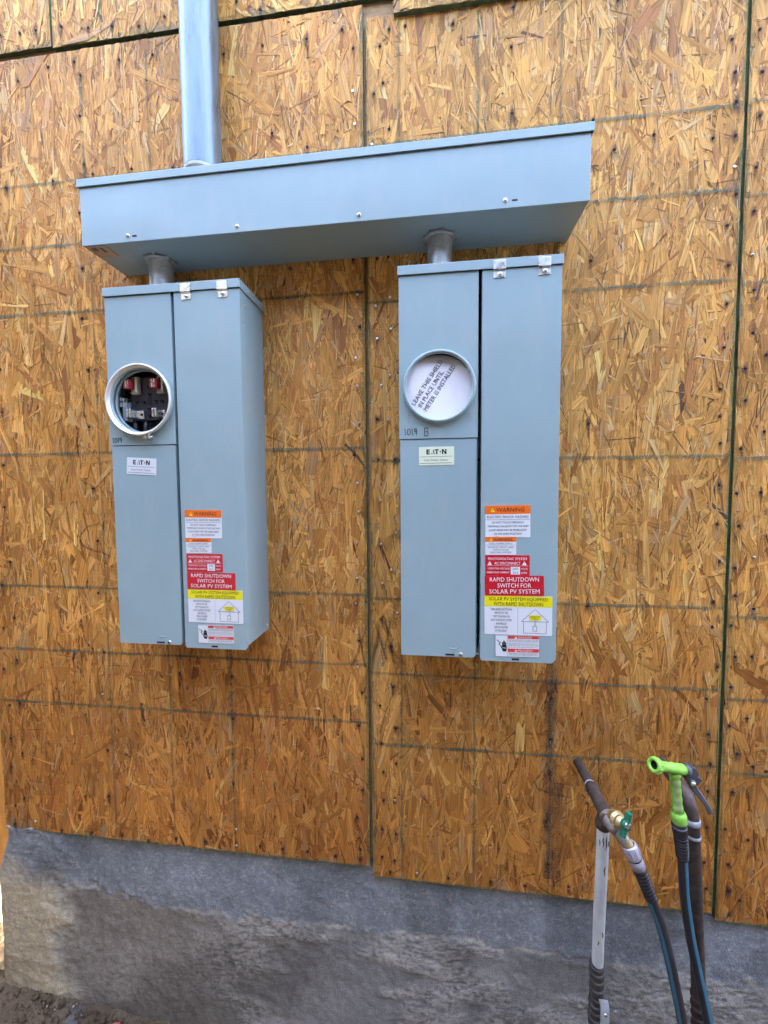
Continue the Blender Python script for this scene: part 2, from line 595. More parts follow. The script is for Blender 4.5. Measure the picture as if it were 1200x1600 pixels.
def strand_mesh(name, x0, x1, z0, z1, tint, seed, dens=6200):
    g = np.random.default_rng(seed)
    area = (x1 - x0) * (z1 - z0)
    n = int(area * dens)
    kind = g.choice(3, n, p=[.27, .39, .34])
    Ln = np.choose(kind, [g.uniform(.08, .20, n), g.uniform(.045, .12, n), g.uniform(.015, .085, n)])
    Wd = np.choose(kind, [g.uniform(.010, .034, n), g.uniform(.003, .011, n), g.uniform(.0010, .0028, n)])
    a = g.choice(3, n, p=[.62, .28, .10])
    ang = np.choose(a, [g.normal(0, R(12), n), g.normal(0, R(40), n), g.uniform(-math.pi / 2, math.pi / 2, n)])
    cx = g.uniform(x0 - .01, x1 + .01, n)
    cz = g.uniform(z0 - .01, z1 + .01, n)
    ydep = np.choose(kind, [g.uniform(.0002, .0014, n), g.uniform(.0004, .0017, n), g.uniform(.0010, .0020, n)])
    # shadow gaps along strand sides and ends, painted as thin dark slivers
    pick = np.where((kind < 2) & (g.random(n) < .50))[0]
    sgn = g.choice([-1.0, 1.0], len(pick))
    end = g.random(len(pick)) < .33
    pu = np.where(end, .49 * sgn * Ln[pick], g.normal(0, .12, len(pick)) * Ln[pick])
    pw = np.where(end, g.normal(0, .1, len(pick)) * Wd[pick], .49 * sgn * Wd[pick])
    cA, sA = np.cos(ang[pick]), np.sin(ang[pick])
    m_ = len(pick)
    cx = np.r_[cx, cx[pick] + pu * sA + pw * cA]
    cz = np.r_[cz, cz[pick] + pu * cA - pw * sA]
    ang = np.r_[ang, ang[pick] + np.where(end, math.pi / 2, 0) + g.normal(0, .05, m_)]
    Ln0, Wd0 = Ln[pick], Wd[pick]
    Ln = np.r_[Ln, np.where(end, Wd0 * g.uniform(.6, 1.1, m_), Ln0 * g.uniform(.25, .9, m_))]
    Wd = np.r_[Wd, g.uniform(.0007, .0019, m_)]
    ydep = np.r_[ydep, ydep[pick] + .0003]
    kind = np.r_[kind, np.full(m_, 3)]
    n = n + m_
    # outline of each strand, slightly bowed sides
    u = np.tile(np.array([-.5, -.48, 0, .47, .5, .5, .47, -.02, -.48]), (n, 1))
    w = np.tile(np.array([.0, -.5, -.5, -.5, -.2, .2, .5, .5, .5]), (n, 1))
    u = u + g.normal(0, .028, u.shape)
    w = w + g.normal(0, .075, w.shape)
    skew = g.normal(0, .5, n)[:, None] * (Wd / Ln)[:, None]
    u = u + w * skew * np.sign(u)
    taper = g.normal(0, .28, n)[:, None]
    w = w * (1 + taper * u * 1.6)
    lu = u * Ln[:, None]
    lw = w * Wd[:, None]
    bow = g.normal(0, .03, n)[:, None]
    lw = lw + bow * (u ** 2) * Ln[:, None]
    ca, sa = np.cos(ang)[:, None], np.sin(ang)[:, None]
    px = cx[:, None] + lu * sa + lw * ca
    pz = cz[:, None] + lu * ca - lw * sa
    tl = g.normal(0, .007, n)[:, None]
    tw = g.normal(0, .040, n)[:, None]
    py = -(ydep[:, None] + lu * tl + lw * tw)
    py = np.clip(py, -.0036, .002)
    k = 9

    def parea(ax, az):
        return np.abs((ax * np.roll(az, -1, 1) - np.roll(ax, -1, 1) * az).sum(1)) * .5
    a0 = parea(px, pz)
    e_ = g.uniform(0, .0012, px.shape)
    px = np.clip(px, x0 + e_, x1 - e_)
    pz = np.clip(pz, z0 + e_, z1 - e_)
    keep = parea(px, pz) > .72 * a0
    px, py, pz, lu, lw, kind = px[keep], py[keep], pz[keep], lu[keep], lw[keep], kind[keep]
    n = len(px)
    co = np.stack([px, py, pz], -1).reshape(-1, 3)
    # per strand colours
    ci = g.choice(len(PAL), n, p=PW / PW.sum())
    c = PAL[ci] * np.exp(g.normal(0, .13, n))[:, None] * np.array(tint)[None, :] * np.array([1.06, .895, .485])
    dark = (kind == 2) & (g.random(n) < .15)
    c[dark] = np.array([.19, .095, .04]) * np.exp(g.normal(0, .3, dark.sum()))[:, None]
    lite = (kind == 2) & (~dark) & (g.random(n) < .20)
    c[lite] = np.array([.70, .47, .24]) * np.exp(g.normal(0, .1, lite.sum()))[:, None]
    purple = (kind == 1) & (g.random(n) < .012)
    c[purple] = np.array([.13, .058, .032])
    gap_shade = kind == 3
    c[gap_shade] = np.array([.15, .072, .026]) * np.exp(g.normal(0, .35, gap_shade.sum()))[:, None]
    c = np.clip(c, 0, .85)
    c4 = np.ones((n, 4), np.float32)
    c4[:, :3] = c
    c4 = np.repeat(c4, k, 0)
    me = bpy.data.meshes.new(name)
    me.vertices.add(n * k)
    me.vertices.foreach_set('co', (co - np.array([0, 0, 0.45])).reshape(-1).astype(np.float32))
    me.loops.add(n * k)
    me.loops.foreach_set('vertex_index', np.arange(n * k, dtype=np.int32))
    me.polygons.add(n)
    me.polygons.foreach_set('loop_start', np.arange(0, n * k, k, dtype=np.int32))
    at = me.attributes.new('strand_col', 'FLOAT_COLOR', 'POINT')
    at.data.foreach_set('color', c4.reshape(-1))
    uv = me.uv_layers.new(name='grain')
    off = g.uniform(0, 50, (n, 2))
    uu = np.stack([lu + off[:, :1], lw + off[:, 1:]], -1).reshape(-1)
    uv.data.foreach_set('uv', uu.astype(np.float32))
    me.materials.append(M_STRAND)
    me.update(calc_edges=True)
    ob = bpy.data.objects.new(name, me)
    col.objects.link(ob)
    ob['kind'] = 'stuff'
    return ob


def ink_ribbons(name, lines, width, y, material, parent, strength=0.9):
    """flat strokes; lines = list of (list of (x,z))"""
    vs, fs, al = [], [], []
    for pts in lines:
        P = np.array(pts, float)
        # resample
        d = np.r_[0, np.cumsum(np.hypot(*np.diff(P, axis=0).T))]
        n = max(int(d[-1] / .02), 8 if d[-1] < .2 else 12)
        t = np.linspace(0, d[-1], n)
        xs = np.interp(t, d, P[:, 0]) + rng.normal(0, .0006, n)
        zs = np.interp(t, d, P[:, 1]) + rng.normal(0, .0006, n)
        tx, tz = np.gradient(xs), np.gradient(zs)
        l = np.hypot(tx, tz) + 1e-9
        nx, nz = -tz / l, tx / l
        o = len(vs)
        for i in range(n):
            hw = width * .5 * rng.uniform(.75, 1.25)
            a = strength * rng.uniform(.65, 1.0) * (0.6 + .4 * math.sin(i * .35 + o) ** 2)
            for s, k in ((-1.0, 0.0), (-.55, 1.0), (.55, 1.0), (1.0, 0.0)):
                vs.append((xs[i] + nx[i] * hw * s, y, zs[i] + nz[i] * hw * s))
                al.append(a * k)
        for i in range(n - 1):
            for j in range(3):
                b = o + i * 4 + j
                fs.append((b, b + 1, b + 5, b + 4))
    me = bpy.data.meshes.new(name)
    V = np.array(vs) - np.array(parent['_o'])
    me.from_pydata(V.tolist(), [], fs)
    at = me.attributes.new('ink', 'FLOAT', 'POINT')
    at.data.foreach_set('value', np.array(al, np.float32))
    me.materials.append(material)
    ob = bpy.data.objects.new(name, me)
    col.objects.link(ob)
    ob.parent = parent
    ob['_o'] = list(parent['_o'])
    return ob


def stain_mesh(name, spots, parent):
    vs, fs, al = [], [], []
    for (x, z, r, streak, st) in spots:
        n = 10
        o = len(vs)
        vs.append((x, -.0042, z))
        al.append(st)
        ph = rng.uniform(0, 6)
        for ring, k in ((.55, .8), (1.0, 0.0)):
            for j in range(n):
                a = 2 * math.pi * j / n
                rr = r * ring * (1 + .35 * math.sin(3 * a + ph) + rng.uniform(-.2, .2))
                dx, dz = math.cos(a) * rr * .75, math.sin(a) * rr
                if dz < 0:
                    dz *= 1 + streak
                    dx *= .8
                else:
                    dz *= 1 + .3 * streak
                vs.append((x + dx, -.0042 - .0001 * ring, z + dz))
                al.append(st * k)
        for j in range(n):
            j2 = (j + 1) % n
            fs.append((o, o + 1 + j, o + 1 + j2))
            fs.append((o + 1 + j, o + 1 + n + j, o + 1 + n + j2, o + 1 + j2))
    me = bpy.data.meshes.new(name)
    V = np.array(vs) - np.array(parent['_o'])
    me.from_pydata(V.tolist(), [], fs)
    at = me.attributes.new('ink', 'FLOAT', 'POINT')
    at.data.foreach_set('value', np.array(al, np.float32))
    me.materials.append(M_STAIN)
    ob = bpy.data.objects.new(name, me)
    col.objects.link(ob)
    ob.parent = parent
    ob['kind'] = 'stuff'
    return ob


def nail_mesh(name, material):
    b = MB()
    b.lathe((0, 0, 0), (0, -1, 0), [(-.001, .0036), (.0003, .0035), (.0006, .0028), (.0007, .0001)], n=10)
    ob = b.build(name, material)
    me = ob.data
    bpy.data.objects.remove(ob)
    return me


NAILS = [nail_mesh('nail_bright', M_BRIGHTNAIL), nail_mesh('nail_dark', M_RUSTNAIL)]


def osb_panel(x0, x1, z0, z1, yf=0.0, tint=(1, 1, 1), seed=1, hl=(), vl=(), hx=None, nails=(), zs=None, dens=6200, th=0.011):
    b = MB()
    b.box(x0, x1, yf, yf + th, z0, z1, 1)
    b.m[2] = 0   # front and back faces of the sheet keep the raw board, the rim is sealed green
    b.m = [1, 1, 0, 0, 1, 1]
    # ragged rim: subdivide outline slightly
    p = b.build('osb_panel', [M_OSB, M_EDGE], wall)
    s = strand_mesh('strand_layer', x0, x1, z0, min(z1, zs or z1), tint, seed, dens)
    s.parent = p
    s.location = (0, yf, 0)
    lo, hi = hx or (x0 + .004, x1 - .004)
    for z in hl:
        ink_ribbons('guide_line', [[(lo, z + rng.normal(0, .001)), ((lo + hi) / 2, z), (hi, z + rng.normal(0, .001))]], .0098, yf - .0041, M_GUIDE, p, 1.0)
    for v in vl:
        x, a, c = v if isinstance(v, tuple) else (v, z0 + .01, min(z1, 3.2) - .01)
        ink_ribbons('guide_line', [[(x, a), (x + rng.normal(0, .001), (a + c) / 2), (x, c)]], .0075, yf - .0043, M_GUIDE, p, .8)
    zt = min(z1, 3.3)
    ink_ribbons('edge_sealant', [[(x1 - .004, z0 + .01), (x1 - .0035, (z0 + zt) / 2), (x1 - .004, zt - .01)]], .012, yf - .0046, M_SEAL, p, .60)
    ink_ribbons('edge_sealant', [[(x0 + .003, z0 + .01), (x0 + .003, zt - .01)]], .007, yf - .0046, M_SEAL, p, .6)
    ink_ribbons('edge_sealant', [[(x0 + .01, z0 + .003), (x1 - .01, z0 + .003)]], .009, yf - .0047, M_SEAL, p, .6)
    spots = []
    for (x, z, br, r, streak, st) in nails:
        ob = bpy.data.objects.new('nail', NAILS[0 if br else 1])
        col.objects.link(ob)
        ob.parent = p
        ob.location = (x, yf - .0040, z - .45)
        ob.rotation_euler = (random.gauss(0, .08), 0, random.gauss(0, .08))
        if r > 0:
            spots.append((x, z, r, streak, st))
    for i in range(int((x1 - x0) * 24)):   # dark bark specks and knots in the board
        spots.append((rng.uniform(x0 + .02, x1 - .02), rng.uniform(z0 + .03, min(z1, 3.2) - .03), rng.uniform(.003, .009), rng.choice([0, 0, .6, 2.0]), rng.uniform(.4, .9)))
    so = stain_mesh('nail_stains', spots, p)
    so.location = (0, yf, 0)
    return p


def colnails(x, za, zb, step, pb, jit=.006, r=(.006, .014), st=(.45, 1.0), streak=(.2, 3.2)):
    out = []
    z = za + random.uniform(0, step * .5)
    while z < zb:
        br = random.random() < (pb(z) if callable(pb) else pb)
        dk = random.uniform(*r) * (0.75 if br else 1)
        out.append((x + random.gauss(0, jit), z, br, dk, random.uniform(*streak), random.uniform(*st) * (.7 if br else 1)))
        z += step * random.uniform(.75, 1.25)
    return out


def rownails(z, xa, xb, step, pb, **k):
    return [(c[1], z + (c[0]), *c[2:]) for c in colnails(0, xa, xb, step, pb, **k)]


mid = lambda z: .8 if 1.25 < z < 2.2 else .12
nA = colnails(-.209, .53, 2.83, .088, mid) + colnails(-1.365, .55, 2.5, .12, .05) + colnails(-1.325, .6, 2.2, .16, .05) + \
    colnails(-1.02, .6, 2.84, .16, .05) + colnails(-.60, .55, 1.15, .12, .1) + rownails(.515, -1.38, -.2, .09, .3) + \
    rownails(2.80, -1.3, -.2, .10, 0, jit=.02) + rownails(2.52, -1.3, -.2, .13, 0, jit=.02)
A = osb_panel(W_LEFT, -.1835, .496, 2.868, 0, (1.03, .97, .95), 3,
              hl=(.932, 1.103, 1.306, 1.718, 2.135, 2.330, 2.509), vl=((-.997, .51, 2.45), (-.797, .51, 1.2), (-.598, .51, 1.2), (-.80, 2.3, 2.84), (-1.005, 2.45, 2.85)), nails=nA)
nB = colnails(-.147, .5, 2.82, .105, mid) + colnails(-.112, .5, 2.82, .105, mid) + colnails(.714, .5, 2.82, .085, .06) + \
    colnails(.318, .5, 1.1, .13, .05) + rownails(.495, -.16, .72, .10, .25) + rownails(2.80, -.1, .7, .14, 0, jit=.02) + \
    rownails(2.46, .1, .7, .12, 0, jit=.02) + colnails(.20, 2.42, 2.8, .13, 0) + colnails(.40, 1.1, 2.8, .42, 0)
B = osb_panel(-.1745, .7375, .468, 2.834, 0, (1.0, 1.0, 1.0), 4,
              hl=(.874, 1.080, 1.294, 1.681, 2.106, 2.319, 2.512), vl=(-.088, .114, .317), nails=nB)
nC = colnails(.765, .5, 2.95, .095, .05, r=(.008, .015)) + colnails(.805, .5, 2.95, .16, .05) + rownails(.478, .76, 1.9, .12, .2) + \
    colnails(1.15, .5, 2.9, .2, .05)
C = osb_panel(.7455, 1.961, .450, 2.86, 0, (1.0, .98, .96), 5,
              hl=(.861, 1.058, 1.272, 1.672, 2.096, 2.300, 2.516), vl=(1.15, 1.35, 1.55), nails=nC)
D1 = osb_panel(W_LEFT, -1.0955, 2.889, 4.25, 0, (1.06, 1.02, .98), 6, vl=(), nails=rownails(2.93, -1.38, -1.1, .06, 0, jit=.02), zs=3.5)
D2 = osb_panel(-1.0905, -.1050, 2.883, 4.25, 0, (1.06, 1.04, 1.0), 7, vl=((-.935, 2.89, 3.5), (-.712, 2.89, 3.5), (-.529, 2.89, 3.5)),
               nails=rownails(2.92, -1.07, -.12, .07, 0, jit=.015), zs=3.5)
E_ = osb_panel(-.1000, 1.115, 2.824, 4.25, -.0125, (1.06, 1.03, .98), 8, vl=((-.016, 2.83, 3.5), (.3, 2.83, 3.5)),
               nails=rownails(2.87, -.08, 1.0, .09, 0, jit=.015), zs=3.5)
F1 = osb_panel(1.966, 3.186, .450, 2.86, 0, (1, 1, 1), 9, hl=(.86, 1.06, 1.27, 1.67, 2.1), dens=2500)
F2 = osb_panel(1.120, 3.186, 2.868, 4.25, 0, (1, 1, 1), 10, zs=3.3, dens=2500)

# handwriting on the sheets
ink_ribbons('pencil_mark', [[(-.211, 1.214), (-.192, 1.095)], [(-.187, 1.217), (-.205, 1.16), (-.227, 1.107)]], .0075, -.0044, M_MARKER, A)
ink_ribbons('pencil_mark', [[(-1.010, 1.504), (-1.045, 1.496), (-1.073, 1.475), (-1.078, 1.457), (-1.064, 1.435), (-1.034, 1.421), (-1.0, 1.416), (-.974, 1.402)]], .0075, -.0044, M_MARKER, A)
ink_ribbons('pencil_mark', [[(-.165, 1.234), (-.131, 1.121)], [(-.152, 1.222), (-.160, 1.157), (-.169, 1.118)], [(-.132, 1.235), (-.113, 1.116)],
                            [(-.119, 1.232), (-.130, 1.18), (-.138, 1.139)]], .0075, -.0044, M_MARKER, B)
ink_ribbons('pencil_mark', [[(.311, .854), (.294, .816), (.278, .805), (.274, .792), (.287, .775), (.321, .767), (.371, .759)]], .006, -.0044, M_MARKER, B)

ws = ink_ribbons('water_stain', [[(.322, 1.16), (.316, .95), (.321, .80)], [(.320, .84), (.312, .70), (.318, .52)], [(.338, .80), (.334, .62), (.340, .50)]], .034, -.0048, M_STAIN, B, .62)
ws['label'] = 'dark vertical water stain below the right meter panel'
# framing seen through the joints, and the body of the house behind
for x in (-1.355, -.99, -.585, -.179, .230, .7415, 1.15, 1.56, 1.9635, 2.4, 2.8):
    b = MB()
    b.box(x - .019, x + .019, .0125, .1015, .512, 2.845)
    b.build('wall_stud', M_LUMBER, wall)
for z0, z1, x0, x1 in ((2.8455, 2.8835, W_LEFT + .01, 3.18), (2.8845, 2.9225, W_LEFT + .01, 3.18)):
    b = MB()
    b.box(x0, x1, .0125, .1015, z0, z1)
    b.build('top_plate', M_LUMBER, wall)
b = MB()
b.box(W_LEFT + .004, 6.0, .103, 7.0, -.3, 7.4)
b.build('house_core', mat('dark_house_core', (0.10, 0.07, 0.045), 0.9), wall)
b = MB()
b.box(W_LEFT - .001, W_LEFT + .0025, .0125, 6.9, .46, 7.3)
b.build('return_sheathing', M_OSB, wall)


# ------------------------------------------------------------------ concrete footing
def footing():
    st = .0042
    sx = np.concatenate([np.arange(-1.95, -1.47, .02), np.arange(-1.47, .95, st), np.arange(.95, 3.2, .02)])
    sz = np.concatenate([np.arange(-.42, -.12, .02), np.arange(-.12, .535, st)])
    SX, SZ = np.meshgrid(sx, sz, indexing='ij')
    flare = .050 * smoothstep(.48, .30, SZ) + .010 * (fbm(SZ, SZ * 0 + 3, 14, 3) - .5)
    xc = W_LEFT - .002 - flare                      # the corner leans out towards the ground
    over = np.maximum(xc - SX, 0)
    X = np.where(SX < xc, xc - .010 * (1 - np.exp(-over / .010)) * .2, SX)
    Y = np.where(SX < xc, over, 0.0)
    # rounded arris
    rr = np.exp(-np.abs(SX - xc) / .012)
    Y = Y + .007 * rr
    # ragged lower edge of the parge coat
    bz = np.interp(SX, [-1.25, -1.21, -1.08, -.88, -.71, -.42, -.14, .04, .22, .45, .73, .9], [.315, .312, .304, .276, .271, .277, .276, .284, .278, .270, .269, .275])
    bz = bz + (fbm(SX, SX * 0 + 2, 9, 5, .6) - .5) * .05 + (fbm(SX, SX * 0 + 7, 60, 3) - .5) * .016
    upper = smoothstep(-.014, .006, SZ - bz + (fbm(SX, SZ, 40, 4, .6) - .5) * .09)
    strip = smoothstep(-1.13, -1.30, SX + (fbm(SX, SZ, 9, 5, .6) - .5) * .22)   # smooth trowelled corner
    upper = np.maximum(upper, strip * smoothstep(.0, .03, SZ))
    lower = 1 - upper
    rough = lower * smoothstep(.40, .58, fbm(SX * .6, SZ * 1.6, 5, 4)) * (.25 + .75 * smoothstep(-.85, -.55, SX))
    wr = np.abs(fbm(SX * .62 + fbm(SX, SZ, 25, 3) * .03, SZ * 1.35, 75, 3, .6) - .5) * 2
    lift = -.004 + (fbm(SX, SZ, 4, 4) - .5) * .008 + (fbm(SX, SZ, 30, 4) - .5) * .0025
    lift += upper * (.0018 + (fbm(SX, SZ, 110, 3, .65) - .5) * .0022 + (fbm(SX * .7, SZ, 30, 3) - .5) * .002 + np.maximum(fbm(SX * 1.2, SZ, 160, 2) - .72, 0) * .012)
    lift += lower * ((fbm(SX, SZ, 55, 4, .6) - .5) * .0034) + rough * (1 - wr) * .0042
    lift += strip * .004 + strip * (fbm(SX * .2, SZ, 90, 2) - .5) * .0018
    # mortar lip smeared over the foot of the left sheet
    lip = smoothstep(-1.12, -1.24, SX) * smoothstep(.480, .497, SZ) * smoothstep(.30, .55, fbm(SX, SX * 0 + 9, 22, 3))
    lift += lip * .006
    top_l = .494 + .018 * lip * (fbm(SX, SX * 0, 35, 3))
    top = np.where(SX < -.179, top_l, np.where(SX < .741, .4655, .448))
    SZ2 = np.minimum(SZ, top)
    tuck = smoothstep(0, .012, SZ - top)
    Y = Y + .0125 * (SX >= xc) * (1 - .8 * strip) - lift * (SX >= xc) + tuck * .03
    under = smoothstep(top - .012, top - .002, SZ) * (1 - lip)
    grey = np.array([.212, .230, .246])
    brown = np.array([.205, .200, .190])
    beige = np.array([.46, .375, .235])
    pale = np.array([.46, .43, .38])
    t = (.72 + .56 * fbm(SX, SZ, 11, 5, .6))[..., None]
    t2 = (.80 + .40 * fbm(SX + 3, SZ, 80, 3, .6))[..., None]
    lf = smoothstep(-.1, -.9, SX)[..., None]
    C = grey * upper[..., None] + (brown * (1 - lf) + np.array([.208, .184, .152]) * lf) * lower[..., None]
    st_ = (strip * smoothstep(.40, .30, SZ + (fbm(SX, SZ, 10, 3) - .5) * .1))[..., None]
    C = C * (1 - st_ * .85) + beige * st_ * .85  # beige corner coat, its tint also carrying a warm glow of bounced light
    pr = (rough * smoothstep(.35, .1, wr) * .55)[..., None]
    C = C * (1 - pr) + pale * pr
    crust = (np.exp(-((SZ - bz + .004) / .007) ** 2) * (1 - strip) * smoothstep(.46, .60, fbm(SX, SX * 0 + 1, 7, 3)))[..., None]
    C = C * (1 - .7 * crust) + pale * .7 * crust
    spk = (upper * smoothstep(.60, .72, fbm(SX, SZ, 130, 3, .7)) * .45)[..., None]
    C = C * (1 - spk) + pale * spk
    damp = (smoothstep(.46, .64, fbm(SX * .8, SZ * .8, 6, 5)) * .26)[..., None]
    C = C * t * t2 * (1 - damp) * 1.10
    m = mat('parged_concrete', (.2, .2, .2), .9, spec=.25, var=.34, vscale=260, attr='tint', bump=.0016, bscale=240)
    ob = grid_object('concrete_footing', X, Y, SZ2, C, m)
    ob.location = (0, 0, 0)
    tag(ob, 'rough grey parged concrete footing along the foot of the OSB wall', 'footing')
    return ob


footing()


# ------------------------------------------------------------------ lettering
TXT = {}


def glyphs(s, bold=0.0):
    key = (s, bold)
    if key in TXT:
        return TXT[key]
    cu = bpy.data.curves.new('t', 'FONT')
    cu.body = s
    cu.size = 1.0
    cu.resolution_u = 2
    cu.offset = bold
    cu.align_x = 'LEFT'
    ob = bpy.data.objects.new('t', cu)
    col.objects.link(ob)
    bpy.context.view_layer.update()
    dg = bpy.context.evaluated_depsgraph_get()
    me = bpy.data.meshes.new_from_object(ob.evaluated_get(dg))
    n = len(me.vertices)
    co = np.zeros(n * 3)
    me.vertices.foreach_get('co', co)
    co = co.reshape(-1, 3)[:, :2]
    fs = [list(p.vertices) for p in me.polygons]
    bpy.data.objects.remove(ob)
    bpy.data.meshes.remove(me)
    bpy.data.curves.remove(cu)
    mn, mx = co.min(0), co.max(0)
    TXT[key] = (co, fs, mn, mx)
    return TXT[key]


class Sheet:
    """a printed sheet on a plane facing -y; local (x right, z up) from its top-left corner, with a small turn"""

    def __init__(self, x, z, y, turn=0.0):
        self.x, self.z, self.y = x, z, y
        self.c, self.s = math.cos(turn), math.sin(turn)
        self.b = MB()

    def T(self, u, v):
        return (self.x + u * self.c - v * self.s, self.z + u * self.s + v * self.c)

    def rect(self, u0, v0, u1, v1, m, lift=.00025):
        P = [self.T(u0, v0), self.T(u1, v0), self.T(u1, v1), self.T(u0, v1)]
        self.b.flat(P, self.y - lift, m)

    def poly(self, pts, m, lift=.0003):
        self.b.flat([self.T(*p) for p in pts], self.y - lift, m)

    def line(self, p, q, w, m, lift=.0004):
        d = np.array(q, float) - np.array(p, float)
        l = np.hypot(*d)
        n = np.array([-d[1], d[0]]) / l * w * .5
        p, q = np.array(p, float), np.array(q, float)
        self.poly([p - n, q - n, q + n, p + n], m, lift)

    def text(self, s, cu, cv, width, height, m, bold=0.0, lift=.0005, align='C', turn=0.0):
        co, fs, mn, mx = glyphs(s, bold)
        k = (co - mn) / (mx - mn)
        u0 = cu - width / 2 if align == 'C' else cu
        lu = k[:, 0] * width
        lv = (k[:, 1] - .5) * height
        if turn:
            ct, st = math.cos(turn), math.sin(turn)
            du = lu - (width / 2 if align == 'C' else 0)
            P = [self.T(cu + du[i] * ct - lv[i] * st, cv + du[i] * st + lv[i] * ct) for i in range(len(lu))]
        else:
            P = [self.T(u0 + lu[i], cv + lv[i]) for i in range(len(lu))]
        self.b.add([(p[0], self.y - lift, p[1]) for p in P], fs, m)


def rounded(u0, v0, u1, v1, r, n=4):
    pts = []
    for cx, cz, a0 in ((u1 - r, v1 - r, 0), (u0 + r, v1 - r, 90), (u0 + r, v0 + r, 180), (u1 - r, v0 + r, 270)):
        for i in range(n + 1):
            a = R(a0 + 90 * i / n)
            pts.append((cx + r * math.cos(a), cz + r * math.sin(a)))
    return pts


LM = [M_INK, M_INKW, M_ORANGE, M_YELLOW, M_RED2, M_INKGREY, M_WHITE, M_RED]
INK, INKW, ORG, YEL, RED2, GRY, WHT, REDD = range(8)


def sticker(root, name, label, x, z, y, w, h, base, r=.002, turn=0.0):
    turn += R(random.gauss(0, .45))
    s = Sheet(x, z, y, turn)
    pts = [s.T(*p) for p in rounded(0, -h, w, 0, r)]
    b = MB()
    b.prism(pts, y - .0004, y + .0004)
    o = b.build(name, base, root)
    o['label'] = label
    s.y = y - .0004
    return o, s


def tri_sign(s, u, v, k, fill, mark):
    s.poly([(u - k * .55, v - k * .45), (u + k * .55, v - k * .45), (u, v + k * .55)], fill, .0004)
    s.line((u, v - k * .12), (u, v + k * .26), k * .12, mark, .0006)
    s.line((u - k * .05, v - k * .30), (u + k * .05, v - k * .30), k * .1, mark, .0006)


